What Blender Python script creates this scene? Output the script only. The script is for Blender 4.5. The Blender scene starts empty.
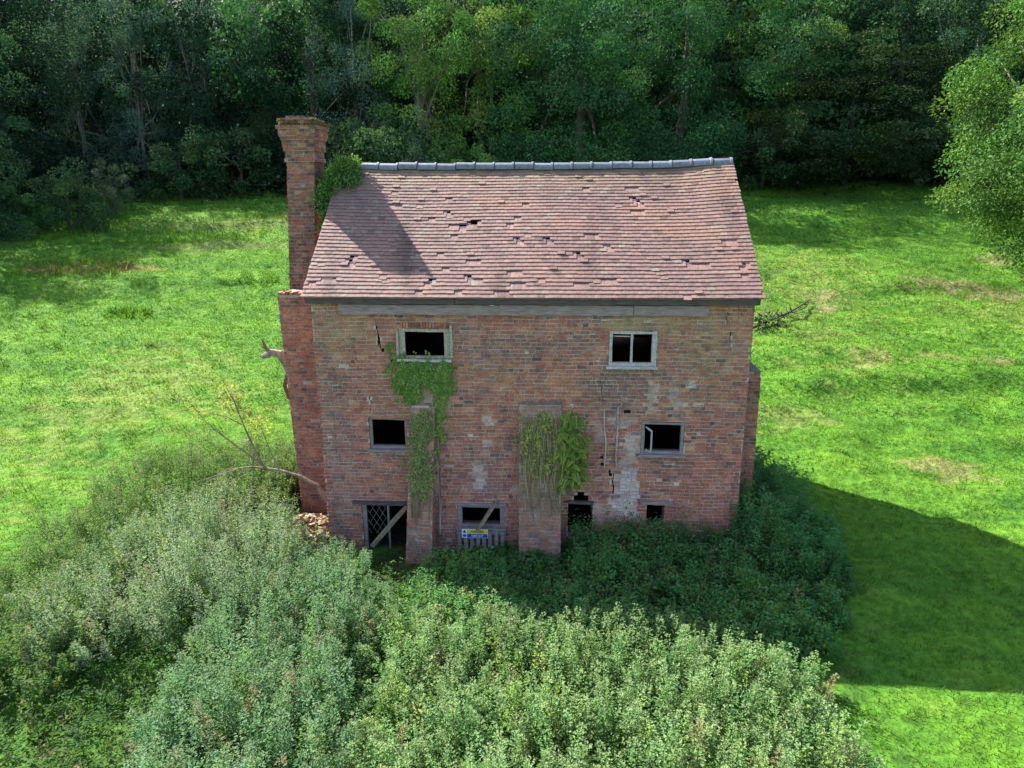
import bpy, math
import numpy as np
from mathutils import Matrix, Vector

# ------------------------------------------------------------------ camera, sky, sun, exposure
S = bpy.context.scene
COL = S.collection
cam = bpy.data.objects.new('camera', bpy.data.cameras.new('camera'))
COL.objects.link(cam)
_R = np.array([0.99834015, 0.05732491, -0.00554887])
_U = np.array([-0.00993563, 0.26632943, 0.96383085])
_A = np.array([-0.05672934, 0.96217591, -0.26645693])
CAM = np.array([0.49717834, -14.42097947, 7.89278102])
cam.matrix_world = Matrix(((_R[0], _U[0], -_A[0], CAM[0]), (_R[1], _U[1], -_A[1], CAM[1]),
                           (_R[2], _U[2], -_A[2], CAM[2]), (0, 0, 0, 1)))
cam.data.sensor_width = 36.0
cam.data.lens = 715.45 / 1024 * 36.0
cam.data.clip_start = 0.1
cam.data.clip_end = 3000
S.camera = cam

SUN_TRAVEL = Vector((0.914, -0.68, -1.0)).normalized()
W = bpy.data.worlds.new('World')
S.world = W
W.use_nodes = True
wt = W.node_tree
bg = wt.nodes['Background']
sky = wt.nodes.new('ShaderNodeTexSky')
sky.sky_type = 'NISHITA'
sky.sun_disc = False
sky.sun_elevation = math.asin(-SUN_TRAVEL.z)
sky.sun_rotation = math.atan2(-SUN_TRAVEL.x, -SUN_TRAVEL.y)
sky.air_density = 1.0
sky.dust_density = 1.5
sky.ozone_density = 0.9
wt.links.new(sky.outputs[0], bg.inputs[0])
bg.inputs[1].default_value = 0.12
sl = bpy.data.lights.new('sun', 'SUN')
sl.energy = 5.0
sl.angle = math.radians(0.5)
sl.color = (1.0, 0.95, 0.86)
so = bpy.data.objects.new('sun', sl)
COL.objects.link(so)
so.location = (-30, 25, 40)
so.rotation_euler = SUN_TRAVEL.to_track_quat('-Z', 'Y').to_euler()
S.view_settings.view_transform = 'Standard'
S.view_settings.look = 'None'
S.view_settings.exposure = 1.82
S.view_settings.gamma = 1.0
S.cycles.use_denoising = True
S.cycles.max_bounces = 6
S.cycles.diffuse_bounces = 3
S.cycles.transmission_bounces = 3
S.cycles.transparent_max_bounces = 6

rng = np.random.default_rng(11)


# ------------------------------------------------------------------ helpers
class Geo:
    """collects vertices, faces, per-vertex colours and material slots for ONE mesh"""
    def __init__(self):
        self.V, self.C, self.F, self.M, self.n = [], [], [], [], 0

    def add(self, V, F, col=(1, 1, 1), mat=0):
        V = np.asarray(V, float).reshape(-1, 3)
        F = np.asarray(F, np.int64)
        c = np.asarray(col, float)
        if c.ndim == 1:
            c = np.tile(c, (len(V), 1))
        self.V.append(V)
        self.C.append(c)
        self.F.append(F + self.n)
        self.M.append(np.full(len(F), mat, np.int32))
        self.n += len(V)

    def build(self, name, mats, parent=None, origin=None, smooth=False):
        V = np.concatenate(self.V)
        C = np.concatenate(self.C)
        if parent is not None:
            V = V - world_loc(parent)
        elif origin is not None:
            V = V - np.asarray(origin, float)
        me = bpy.data.meshes.new(name)
        me.vertices.add(len(V))
        me.vertices.foreach_set('co', V.astype(np.float32).ravel())
        loops = np.concatenate([f.ravel() for f in self.F])
        tot = np.concatenate([np.full(len(f), f.shape[1], np.int64) for f in self.F])
        me.loops.add(len(loops))
        me.polygons.add(len(tot))
        me.loops.foreach_set('vertex_index', loops.astype(np.int32))
        me.polygons.foreach_set('loop_start', np.concatenate([[0], np.cumsum(tot)[:-1]]).astype(np.int32))
        if not isinstance(mats, (list, tuple)):
            mats = [mats]
        for m in mats:
            me.materials.append(m)
        me.polygons.foreach_set('material_index', np.concatenate(self.M))
        me.polygons.foreach_set('use_smooth', np.full(len(tot), bool(smooth)))
        at = me.attributes.new('col', 'FLOAT_COLOR', 'POINT')
        at.data.foreach_set('color', np.concatenate([C, np.ones((len(C), 1))], 1).astype(np.float32).ravel())
        me.update(calc_edges=True)
        o = bpy.data.objects.new(name, me)
        COL.objects.link(o)
        if parent is not None:
            o.parent = parent
        elif origin is not None:
            o.location = tuple(origin)
        return o


def world_loc(o):
    p = np.array(o.location)
    while o.parent is not None:
        o = o.parent
        p = p + np.array(o.location)
    return p


def tag(o, label=None, cat=None, group=None, kind=None):
    if label: o['label'] = label
    if cat: o['category'] = cat
    if group: o['group'] = group
    if kind: o['kind'] = kind
    return o


def thing(name, label, cat, loc=(0, 0, 0), group=None):
    o = bpy.data.objects.new(name, None)
    COL.objects.link(o)
    o.location = loc
    o.empty_display_size = 0.3
    return tag(o, label, cat, group)


QB = np.array([[0, 1, 3, 2], [4, 6, 7, 5], [0, 4, 5, 1], [2, 3, 7, 6], [0, 2, 6, 4], [1, 5, 7, 3]])


def box(x0, x1, y0, y1, z0, z1):
    V = np.array([(x, y, z) for x in (x0, x1) for y in (y0, y1) for z in (z0, z1)], float)
    return V, QB


def beam_box(p, q, w, h, up=(0, 0, 1), jit=0.0):
    """a sawn timber from p to q, a few segments long with slightly uneven edges"""
    p, q = np.array(p, float), np.array(q, float)
    d = (q - p) / np.linalg.norm(q - p)
    s = np.cross(d, up)
    s /= np.linalg.norm(s)
    u = np.cross(s, d)
    n = max(2, int(np.linalg.norm(q - p) / 0.25))
    V = []
    for i in range(n + 1):
        c = p + (q - p) * i / n
        for a, b in ((-1, -1), (1, -1), (1, 1), (-1, 1)):
            V.append(c + s * a * w / 2 + u * b * h / 2 + rng.normal(0, jit, 3))
    F = []
    for i in range(n):
        for k in range(4):
            F.append((4 * i + k, 4 * i + (k + 1) % 4, 4 * i + 4 + (k + 1) % 4, 4 * i + 4 + k))
    F.append((3, 2, 1, 0))
    F.append((4 * n, 4 * n + 1, 4 * n + 2, 4 * n + 3))
    return np.array(V), np.array(F)


def tube(P, R, k=6):
    P = np.asarray(P, float)
    n = len(P)
    V = []
    for i in range(n):
        d = P[min(i + 1, n - 1)] - P[max(i - 1, 0)]
        d /= np.linalg.norm(d) + 1e-9
        a = np.cross(d, (0.3, 0.2, 1.0) if abs(d[2]) < 0.9 else (1, 0.1, 0))
        a /= np.linalg.norm(a)
        b = np.cross(d, a)
        for j in range(k):
            t = 2 * math.pi * j / k
            V.append(P[i] + R[i] * (a * math.cos(t) + b * math.sin(t)))
    F = []
    for i in range(n - 1):
        for j in range(k):
            F.append((i * k + j, i * k + (j + 1) % k, i * k + k + (j + 1) % k, i * k + k + j))
    return np.array(V), np.array(F)


def unit(a):
    return a / (np.linalg.norm(a, axis=-1, keepdims=True) + 1e-9)


def leaves(g, P, D, N, L, Wd, col, mat=0, fold=0.12):
    """one pointed, slightly folded leaf per row"""
    D = unit(D)
    Sd = unit(np.cross(D, N))
    N = np.cross(Sd, D)
    L = np.broadcast_to(L, (len(P),))[:, None]
    Wd = np.broadcast_to(Wd, (len(P),))[:, None]
    m = P + D * L * 0.42
    V = np.stack([P, m + Sd * Wd / 2 + N * L * fold, P + D * L, m - Sd * Wd / 2 + N * L * fold], 1).reshape(-1, 3)
    F = np.arange(len(P) * 4).reshape(-1, 4)
    g.add(V, F, np.repeat(col, 4, 0), mat)


def sines(seed, n, lo, hi):
    r = np.random.default_rng(seed)
    th, lam, ph = r.uniform(0, 2 * np.pi, n), np.exp(r.uniform(np.log(lo), np.log(hi), n)), r.uniform(0, 2 * np.pi, n)
    kx, ky = np.cos(th) * 2 * np.pi / lam, np.sin(th) * 2 * np.pi / lam

    def f(x, y):
        s = 0
        for i in range(n):
            s = s + np.sin(kx[i] * x + ky[i] * y + ph[i] + 1.3 * np.sin(kx[(i + 1) % n] * 0.7 * x - ky[(i + 2) % n] * 0.6 * y))
        return s / math.sqrt(n)
    return f


n_big, n_mid, n_small, n_fine = sines(1, 7, 12, 40), sines(2, 9, 3.0, 9), sines(3, 9, 1.0, 3), sines(4, 9, 0.35, 1.0)


def smooth(a, b, x):
    t = np.clip((x - a) / (b - a), 0, 1)
    return t * t * (3 - 2 * t)


def terrain(x, y):
    x, y = np.asarray(x, float), np.asarray(y, float)
    t = y - 4.0
    z = 0.168 * (t + np.sqrt(t * t + 9)) / 2 - 0.168 * 0.45
    z = np.maximum(z, 0) + 0.02 * np.maximum(y - 6, 0) - 0.045 * np.maximum(y - 40, 0)
    z = z + 0.19 * np.maximum(y - 62, 0) * smooth(62, 72, y)
    away = smooth(5, 9, np.abs(x)) * 0.8 + 0.2
    away = np.maximum(away, smooth(8, 12, y))
    z = z + 0.022 * np.maximum(y - 20, 0) * smooth(2, 14, x) * (1 - smooth(60, 90, y))
    far = 1 - smooth(150, 260, np.hypot(x, y))
    z = z + far * away * (0.10 * n_mid(x, y * 1.6) + 0.045 * n_small(x, y * 1.5) + 0.16 * n_big(x, y) * smooth(6, 16, y))
    # terracettes: low grassy banks that run across the field to the right
    z = z + far * smooth(6, 10, x) * smooth(4, 10, y) * (1 - smooth(38, 46, y)) * 0.16 * np.tanh(3 * np.sin(y * 0.55 + 0.06 * x + 0.5 * n_big(x, y)))
    return z


PATCH = [(-6.3, -6.0, 3.0, 1.6, 'shade_green'), (-4, -3, 5, 3.2, 'shade_green'), (1, -6, 4, 3.2, 'shade_green'), (-2.7, -.7, 1.0, .8, 'earth'), (13.3, 20.0, .9, 1.1, 'soil'), (12.7, 18.4, .4, .7, 'soil'), (19.2, 21.2, 2.0, .7, 'soil'), (21.5, 20.6, 1.6, .8, 'soil'), (23.9, 25.3, .9, .8, 'soil'),
         (11.7, 4.6, .9, .8, 'dry'), (10.9, 4.9, .7, .4, 'dry'), (12.2, 12.0, 1.2, .4, 'dry'), (16.7, 12.4, .9, .35, 'dry'), (15.0, 12.6, 1.2, .3, 'dry'), (10.4, 17.6, 1.3, .8, 'dry2'),
         (-26.5, 23.6, 2.6, .7, 'rust'), (-23.5, 24.2, 2.0, .6, 'rust'), (-19, 28.5, 5, 1.0, 'dry2'), (-21, 33, 6, 1.2, 'dry2'), (8.0, 8.0, 1.4, .8, 'dry2')]
PC = {'soil': (.19, .16, .085), 'dry': (.19, .17, .07), 'rust': (.24, .155, .065), 'dry2': (.11, .13, .045), 'shade_green': (.022, .062, .014), 'earth': (.035, .028, .02)}  # dark green patches paint shade among the thickets into the turf colour


HW, HD, EAVE, RIDGE_Y, RIDGE_Z = 4.5, 6.05, 5.60, 3.32, 8.37


def ground_col(x, y):
    a = n_mid(x * 1.1, y * 1.5) * .5 + n_small(x, y * 1.4) * .5
    b = n_big(x + 40, y)
    c0, c1, c2 = np.array((.043, .130, .014)), np.array((.090, .192, .017)), np.array((.140, .19, .042))
    t = np.clip(.5 + .42 * a, 0, 1)[:, None]
    c = c0 * (1 - t) + c1 * t
    t2 = (smooth(.4, 1.6, b + .7 * n_small(x + 9, y * 2)) * .7)[:, None]
    c = c * (1 - t2) + c2 * t2
    dk = (smooth(.9, 1.9, n_small(x * 1.3 + 3, y * 2.2) + .5 * n_fine(x, y)) * .40)[:, None]
    c = c * (1 - dk) + np.array((.018, .048, .010)) * dk
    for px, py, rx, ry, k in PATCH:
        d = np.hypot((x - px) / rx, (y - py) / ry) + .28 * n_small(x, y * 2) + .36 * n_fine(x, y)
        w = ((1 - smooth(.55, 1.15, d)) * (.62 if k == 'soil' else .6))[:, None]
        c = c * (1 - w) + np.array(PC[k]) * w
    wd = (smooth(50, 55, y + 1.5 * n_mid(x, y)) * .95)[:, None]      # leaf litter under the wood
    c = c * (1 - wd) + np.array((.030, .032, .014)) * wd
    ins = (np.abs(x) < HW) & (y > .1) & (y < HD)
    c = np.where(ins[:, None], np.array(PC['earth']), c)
    return c


# ------------------------------------------------------------------ materials
def new_mat(name):
    m = bpy.data.materials.new(name)
    m.use_nodes = True
    nt = m.node_tree
    return m, nt, nt.nodes['Principled BSDF']


def nd(nt, kind, **kw):
    n = nt.nodes.new(kind)
    for k, v in kw.items():
        if k.startswith('i_'):
            n.inputs[k[2:].replace('_', ' ')].default_value = v
        else:
            setattr(n, k, v)
    return n


def mixmul(nt, a, b, fac=1.0, blend='MULTIPLY'):
    m = nt.nodes.new('ShaderNodeMix')
    m.data_type = 'RGBA'
    m.blend_type = blend
    m.inputs[0].default_value = fac
    nt.links.new(a, m.inputs[6])
    nt.links.new(b, m.inputs[7])
    return m.outputs[2]


def noise_ramp(nt, scale, c0, c1, p0=.35, p1=.65, detail=5, stretch=(1, 1, 1)):
    tc = nd(nt, 'ShaderNodeTexCoord')
    mp = nd(nt, 'ShaderNodeMapping')
    mp.inputs['Scale'].default_value = stretch
    nt.links.new(tc.outputs['Object'], mp.inputs[0])
    n = nd(nt, 'ShaderNodeTexNoise')
    n.inputs['Scale'].default_value = scale
    n.inputs['Detail'].default_value = detail
    nt.links.new(mp.outputs[0], n.inputs['Vector'])
    r = nd(nt, 'ShaderNodeValToRGB')
    r.color_ramp.elements[0].position, r.color_ramp.elements[1].position = p0, p1
    r.color_ramp.elements[0].color, r.color_ramp.elements[1].color = (*c0, 1), (*c1, 1)
    nt.links.new(n.outputs['Fac'], r.inputs[0])
    return n.outputs['Fac'], r.outputs[0]


def bump(nt, b, h, strength, dist):
    bp = nd(nt, 'ShaderNodeBump')
    bp.inputs['Strength'].default_value = strength
    bp.inputs['Distance'].default_value = dist
    nt.links.new(h, bp.inputs['Height'])
    nt.links.new(bp.outputs[0], b.inputs['Normal'])


def attr_mat(name, scale=20, lo=(.7, .7, .7), hi=(1.25, 1.25, 1.25), rough=.9, bstr=.5, bdist=.01, spec=.2, stretch=(1, 1, 1)):
    m, nt, b = new_mat(name)
    a = nd(nt, 'ShaderNodeAttribute', attribute_name='col')
    f, c = noise_ramp(nt, scale, lo, hi, .3, .7, 6, stretch)
    nt.links.new(mixmul(nt, a.outputs['Color'], c), b.inputs['Base Color'])
    b.inputs['Roughness'].default_value = rough
    b.inputs['Specular IOR Level'].default_value = spec
    if bstr:
        bump(nt, b, f, bstr, bdist)
    return m


def masonry_mat(name, k):
    """brick or mortar: own colour, fine grain, and patches where mortar smears and old bloom run over both"""
    m, nt, b = new_mat(name)
    a = nd(nt, 'ShaderNodeAttribute', attribute_name='col')
    f, c = noise_ramp(nt, 38, (.60, .60, .62), (1.32, 1.30, 1.27), .28, .72, 8)
    f2, c2 = noise_ramp(nt, 3.1, (.78, .75, .78), (1.2, 1.2, 1.16), .3, .7, 5)
    base = mixmul(nt, mixmul(nt, a.outputs['Color'], c), c2)
    f3, c3 = noise_ramp(nt, 9, (0, 0, 0), (k, k, k), .52, .80, 8, (1, 1, 1.8))
    mx = nd(nt, 'ShaderNodeMix', data_type='RGBA')
    nt.links.new(c3, mx.inputs[0])
    nt.links.new(base, mx.inputs[6])
    mx.inputs[7].default_value = (.47, .37, .345, 1)
    nt.links.new(mx.outputs[2], b.inputs['Base Color'])
    b.inputs['Roughness'].default_value = .93
    b.inputs['Specular IOR Level'].default_value = .15
    bump(nt, b, f, .7, .008)
    return m


def leaf_mat(name, trans=.35, rough=.5, spec=.35, tint=(1.05, 1.2, .6)):
    m, nt, b = new_mat(name)
    a = nd(nt, 'ShaderNodeAttribute', attribute_name='col')
    nt.links.new(a.outputs['Color'], b.inputs['Base Color'])
    b.inputs['Roughness'].default_value = rough
    b.inputs['Specular IOR Level'].default_value = spec
    t = nd(nt, 'ShaderNodeBsdfTranslucent')
    rgb = nd(nt, 'ShaderNodeRGB')
    rgb.outputs[0].default_value = (*tint, 1)
    nt.links.new(mixmul(nt, a.outputs['Color'], rgb.outputs[0]), t.inputs[0])
    mx = nd(nt, 'ShaderNodeMixShader')
    mx.inputs[0].default_value = trans
    nt.links.new(b.outputs[0], mx.inputs[1])
    nt.links.new(t.outputs[0], mx.inputs[2])
    nt.links.new(mx.outputs[0], nt.nodes['Material Output'].inputs['Surface'])
    return m


def wood_mat(name, c0, c1, scale=6, stretch=(1, 12, 12), rough=.85):
    m, nt, b = new_mat(name)
    f, c = noise_ramp(nt, scale, c0, c1, .3, .7, 6, stretch)
    nt.links.new(c, b.inputs['Base Color'])
    b.inputs['Roughness'].default_value = rough
    bump(nt, b, f, .5, .01)
    return m


M_BRICK = masonry_mat('weathered_brick', .42)
M_MORTAR = masonry_mat('lime_mortar', .45)
M_TILE = attr_mat('clay_roof_tile', 22, (.68, .66, .66), (1.25, 1.25, 1.22), .8, .4, .004, .3)
M_RIDGE = attr_mat('blue_ridge_tile', 14, (.65, .65, .65), (1.2, 1.2, 1.2), .55, .3, .006, .5)
M_GROUND = attr_mat('meadow_turf', 5, (.62, .66, .6), (1.3, 1.25, 1.2), .95, .9, .10, .1)
M_LEAF = leaf_mat('tree_leaf', .22, .75, .08)
M_SHRUB = leaf_mat('shrub_leaf', .44, .7, .12, (1.2, 1.2, .6))
M_IVY = leaf_mat('ivy_leaf', .22, .5, .25)
M_GRASS = leaf_mat('grass_blade', .40, .55, .25, (1.25, 1.25, .5))
M_BARK = attr_mat('bark', 9, (.5, .5, .5), (1.3, 1.3, 1.3), .95, .9, .03, .1, (1, 1, .25))
M_STEM = attr_mat('plant_stem', 20, (.7, .7, .7), (1.2, 1.2, 1.2), .9, 0)
M_STONE = attr_mat('rubble_stone', 12, (.6, .6, .6), (1.3, 1.3, 1.3), .95, .7, .02)
M_GREYWOOD = wood_mat('weathered_grey_timber', (.13, .105, .10), (.31, .255, .25), 5)
M_BEAM = wood_mat('weathered_beam_timber', (.15, .10, .105), (.36, .25, .262), 5)
M_DARKWOOD = wood_mat('dark_eaves_timber', (.034, .025, .024), (.115, .088, .084), 5)
M_PALEWOOD = wood_mat('flaking_pale_paint_timber', (.26, .215, .215), (.54, .47, .465), 9, (4, 4, 4))
M_TANWOOD = wood_mat('tan_window_timber', (.22, .175, .12), (.48, .42, .34), 8, (4, 4, 4))
M_PROPWOOD = wood_mat('brown_prop_timber', (.14, .10, .065), (.30, .235, .16), 5, (3, 3, 3))
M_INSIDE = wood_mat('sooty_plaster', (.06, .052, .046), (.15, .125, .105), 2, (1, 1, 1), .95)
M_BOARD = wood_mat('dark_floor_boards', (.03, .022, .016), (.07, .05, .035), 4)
M_LEAD = wood_mat('lead_lattice', (.12, .12, .11), (.25, .25, .23), 12, (1, 1, 1), .6)


def plain(name, c, rough=.5):
    m, nt, b = new_mat(name)
    f, cc = noise_ramp(nt, 18, tuple(.82 * v for v in c), c, .3, .6)
    nt.links.new(cc, b.inputs['Base Color'])
    b.inputs['Roughness'].default_value = rough
    return m


M_YEL, M_BLUE, M_WHITE, M_BLACK = plain('sign_yellow', (.75, .55, .02)), plain('sign_blue', (.015, .07, .42)), plain('sign_white', (.8, .8, .8)), plain('sign_black', (.02, .02, .02))

# ------------------------------------------------------------------ ground
def spaced(a, b, step, far, k=1.13):
    core = np.arange(a, b + 1e-6, step)
    up, d = [b], step
    while up[-1] < far:
        d *= k
        up.append(up[-1] + d)
    dn, d = [a], step
    while dn[-1] > -far:
        d *= k
        dn.append(dn[-1] - d)
    return np.concatenate([dn[:0:-1], core, up[1:]])


gx, gy = spaced(-46, 46, .27, 900), spaced(-13, 62, .27, 900)
XX, YY = np.meshgrid(gx, gy)
ZZ = terrain(XX, YY)
nx, ny = len(gx), len(gy)
idx = np.arange(nx * ny).reshape(ny, nx)
gg = Geo()
gg.add(np.stack([XX.ravel(), YY.ravel(), ZZ.ravel()], 1),
       np.stack([idx[:-1, :-1].ravel(), idx[:-1, 1:].ravel(), idx[1:, 1:].ravel(), idx[1:, :-1].ravel()], 1),
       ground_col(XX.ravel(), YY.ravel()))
tag(gg.build('ground', M_GROUND, smooth=True), 'bright green sloping meadow around the ruined farmhouse', 'meadow', kind='structure')

# ------------------------------------------------------------------ the brick house
house = thing('farmhouse', 'derelict red brick farmhouse with a steep tiled roof and empty windows', 'house', (0, 0, 0))

PALETTE = np.array((1.10, 1.0, 1.02)) * np.array([(.37, .135, .085), (.39, .150, .090), (.34, .120, .082), (.42, .185, .105), (.30, .110, .082), (.22, .108, .092), (.125, .085, .085), (.44, .235, .135), (.35, .185, .140), (.075, .058, .062)])
PROB = np.array([.19, .17, .17, .07, .13, .12, .055, .03, .06, .015])
PROB = PROB / PROB.sum()


def brick_cols(n, x, z, r, dirty=0.0, dirtcol=(.10, .085, .075)):
    c = PALETTE[r.choice(len(PALETTE), n, p=PROB)] * r.uniform(.88, 1.12, (n, 1))
    c = c * .78 + np.array((.32, .125, .10)) * .22
    a = n_mid(x * 2.3, z * 2.9 + 7)
    warm = (smooth(.5, 1.7, n_mid(x * 1.7 + 31, z * 2.2)) * .55)[:, None]
    warm = np.clip(warm * 1.25, 0, .8)
    c = c * (1 - warm) + np.array((.39, .15, .092)) * r.uniform(.8, 1.2, (n, 1)) * warm
    gry = (smooth(.5, 1.8, a) * .34)[:, None]
    c = c * (1 - gry) + np.array((.22, .14, .145)) * r.uniform(.7, 1.2, (n, 1)) * gry
    if dirty:
        dk = (np.clip(dirty + .25 * a, 0, .9) * r.uniform(.3, 1, n))[:, None]
        c = c * (1 - dk) + np.array(dirtcol) * dk
    return c


def lime_amount(x, z, r):
    """where old limewash, lichen or lime has stained the front wall"""
    n = .30 * n_fine(x * 1.5, z * 2) + .25 * n_small(x * 2, z * 2)
    v = np.zeros_like(x)
    for px, pz, rx, rz, s in [(2.14, 1.50, .24, .60, 1.0), (2.18, 2.5, .17, .38, .6), (1.95, 1.15, .14, .2, .8), (-.85, 3.1, .14, .10, .6), (-1.1, 1.95, .13, .18, .7), (-1.07, 1.65, .12, .18, .6), (-.85, 2.55, .1, .07, .8), (-.2, 1.5, .2, .1, .5), (1.5, 2.9, .12, .3, .4), (2.55, 3.75, .08, .4, .5), (3.05, 3.6, .08, .35, .4), (1.9, 3.1, .35, .12, .4), (1.75, 1.0, .5, .25, .35), (-2.0, 3.5, .3, .2, .5)]:
        d = np.maximum(np.abs(x - px) / rx, np.abs(z - pz) / rz) + .35 * n
        v = np.maximum(v, s * (1 - smooth(.7, 1.15, d)))
    return v * r.uniform(.55, 1.0, len(x))


def lichen_amount(x, z, r):
    n = .3 * n_small(x * 2, z * 2)
    v = np.zeros_like(x)
    for px, pz, rx, rz, s in [(2.6, 5.22, 1.6, .30, .6), (-3.9, 4.95, .7, .55, .45), (3.7, 4.6, .8, .7, .35), (3.2, 3.7, .9, .5, .25), (-.9, 4.2, .7, .3, .25), (2.0, 5.15, .5, .15, .9)]:
        d = np.hypot((x - px) / rx, (z - pz) / rz) + .5 * n
        v = np.maximum(v, s * (1 - smooth(.5, 1.2, d)))
    return v * r.uniform(.4, 1.0, len(x))


def brick_wall(g, x0, x1, z0, z1, place, seed, holes=(), top=None, course=.080, back=.33, dirty=0., dirtcol=(.10, .085, .075), stains=False, ztop_fn=None, facing_only=False, sidefn=None, loss=1.0):
    """courses of separate bricks in front of a mortar core; place(x, depth, z) -> world, depth < 0 is outwards"""
    r = np.random.default_rng(seed)
    holes = list(holes)
    # core with real openings: grid of cells
    xs = sorted({x0, x1, *[v for h in holes for v in (h[0], h[1]) if x0 < v < x1]})
    zs = sorted({z0, z1, *[v for h in holes for v in (h[2], h[3]) if z0 < v < z1]})
    if top is not None:
        xs = sorted(set(xs) | set(np.linspace(x0, x1, 9)))
        zs = [z0]
    if top is None:
        xs = sorted(set(xs) | set(np.arange(x0 + .3, x1 - .1, .31)))
        zs = sorted(set(zs) | set(np.arange(z0 + .3, z1 - .1, .31)))
    if sidefn is None and not facing_only:
        if top is None:
            X, Z = np.array(xs), np.array(zs)
            cx, cz = (X[1:] + X[:-1]) / 2, (Z[1:] + Z[:-1]) / 2
            solid = np.ones((len(cx), len(cz)), bool)
            for h in holes:
                solid &= ~((cx[:, None] > h[0]) & (cx[:, None] < h[1]) & (cz[None] > h[2]) & (cz[None] < h[3]))
            sol = lambda i, k: 0 <= i < len(cx) and 0 <= k < len(cz) and solid[i, k]
            for i in range(len(cx)):
                for k in range(len(cz)):
                    if not solid[i, k]:
                        continue
                    a, b, c, d = X[i], X[i + 1], Z[k], Z[k + 1]
                    qs = [[(a, 0, c), (b, 0, c), (b, 0, d), (a, 0, d)]]
                    g.add([place(*p) for q in qs for p in q], [[0, 1, 2, 3]], (.45, .375, .335), 1)
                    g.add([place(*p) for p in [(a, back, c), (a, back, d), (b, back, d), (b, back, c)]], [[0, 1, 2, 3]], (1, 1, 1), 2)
                    for (di, dk, q) in ((-1, 0, [(a, 0, c), (a, 0, d), (a, back, d), (a, back, c)]), (1, 0, [(b, 0, c), (b, back, c), (b, back, d), (b, 0, d)]),
                                        (0, -1, [(a, 0, c), (a, back, c), (b, back, c), (b, 0, c)]), (0, 1, [(a, 0, d), (b, 0, d), (b, back, d), (a, back, d)])):
                        if not sol(i + di, k + dk):
                            g.add([place(*p) for p in q], [[0, 1, 2, 3]], (.23, .12, .09), 1)
        else:
            for a, b in zip(xs[:-1], xs[1:]):
                ta, tb = top(a), top(b)
                g.add([place(*p) for p in [(a, 0, z0), (b, 0, z0), (b, 0, tb), (a, 0, ta)]], [[0, 1, 2, 3]], (.45, .375, .335), 1)
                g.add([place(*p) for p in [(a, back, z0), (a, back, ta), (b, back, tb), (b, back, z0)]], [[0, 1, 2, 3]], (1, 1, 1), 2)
                g.add([place(*p) for p in [(a, 0, ta), (b, 0, tb), (b, back, tb), (a, back, ta)]], [[0, 1, 2, 3]], (.3, .2, .15), 1)
    # bricks
    B = []
    zmax = z1 if top is None else max(top(v) for v in np.linspace(x0, x1, 21))
    nrow = int((zmax - z0) / course + .3)
    for k in range(nrow):
        zb, zt = z0 + k * course + .006, z0 + (k + 1) * course - .010
        zm = (zb + zt) / 2
        a, b = x0, x1
        if top is not None:
            xx = np.linspace(x0, x1, 241)
            ok = xx[[top(v) > zt for v in xx]]
            if len(ok) < 2:
                continue
            a, b = ok[0], ok[-1]
        if sidefn is not None:
            a, b = sidefn(zm)
        segs = [(a, b)]
        for h in holes:
            if h[2] < zm < h[3]:
                new = []
                for s in segs:
                    if h[1] <= s[0] or h[0] >= s[1]:
                        new.append(s)
                    else:
                        if h[0] > s[0]: new.append((s[0], h[0]))
                        if h[1] < s[1]: new.append((h[1], s[1]))
                segs = new
        x = x0 - r.uniform(0, .2) - (.06 if k % 2 else 0)
        header = (k % 2 == 1)
        cnt = 0
        while x < b:
            ln = .092 if (header and r.random() < .55) or r.random() < .22 else .196
            ln += r.normal(0, .004)
            e0, e1 = x, x + ln
            x += ln + .017
            for s in segs:
                u, v = max(e0, s[0]), min(e1, s[1])
                if v - u > .035:
                    wz = .010 * math.sin(u * 1.3 + zb) + .006 * math.sin(u * 4.1 + zb * 2)
                    B.append((u, v, zb + wz + r.normal(0, .0025), zt + wz + r.normal(0, .0025)))
    if not B:
        return
    B = np.array(B)
    n = len(B)
    depth = -(.009 + np.abs(r.normal(0, .0035, n)))
    q = r.random(n)
    spall = q < .035 * loss
    depth[spall] = -.002
    keep = q > .0025 * loss
    cxm, czm = (B[:, 0] + B[:, 1]) / 2, (B[:, 2] + B[:, 3]) / 2
    c = brick_cols(n, cxm, czm, r, dirty, dirtcol)
    if stains:
        # zones of rebuilt and fire-darkened brick
        for px, pz, rx, rz, tone, st in [(1.75, 3.75, .75, .65, (.165, .105, .105), .75), (.4, 3.75, 1.1, .42, (.40, .16, .085), .6), (-1.0, 3.0, .9, .5, (.38, .15, .09), .5), (-4.2, 2.6, .45, 2.6, (.20, .125, .115), .55),
                                         (3.6, 1.3, .9, .8, (.37, .125, .075), .5), (-3.0, 3.3, .8, .9, (.35, .14, .085), .45), (-.2, 4.7, 1.5, .35, (.19, .115, .11), .5), (.2, 2.2, .9, .9, (.25, .15, .13), .4), (-.9, 1.9, .6, .7, (.30, .17, .15), .4), (1.5, 1.9, .5, .5, (.36, .14, .085), .5)]:
            d = np.hypot((cxm - px) / rx, (czm - pz) / rz) + .3 * n_small(cxm * 1.3, czm * 1.5)
            w = (st * (1 - smooth(.55, 1.15, d)) * r.uniform(.5, 1.1, n))[:, None]
            c = c * (1 - w) + np.array(tone) * r.uniform(.75, 1.2, (n, 1)) * w
        # damp rising from the ground and run-off under the sills
        dp = (1 - smooth(.5, 1.5, czm + .25 * n_small(cxm, czm))) * .30
        for wx0, wx1, wz in ((-2.7, -1.64, 4.4), (1.6, 2.65, 4.3), (-3.45, -2.62, 2.4), (2.37, 3.27, 2.38)):
            dp = np.maximum(dp, .38 * ((cxm > wx0) & (cxm < wx1)) * (1 - smooth(.1, 1.1 + .3 * n_fine(cxm, 0 * czm), wz - czm)) * (czm < wz))
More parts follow.
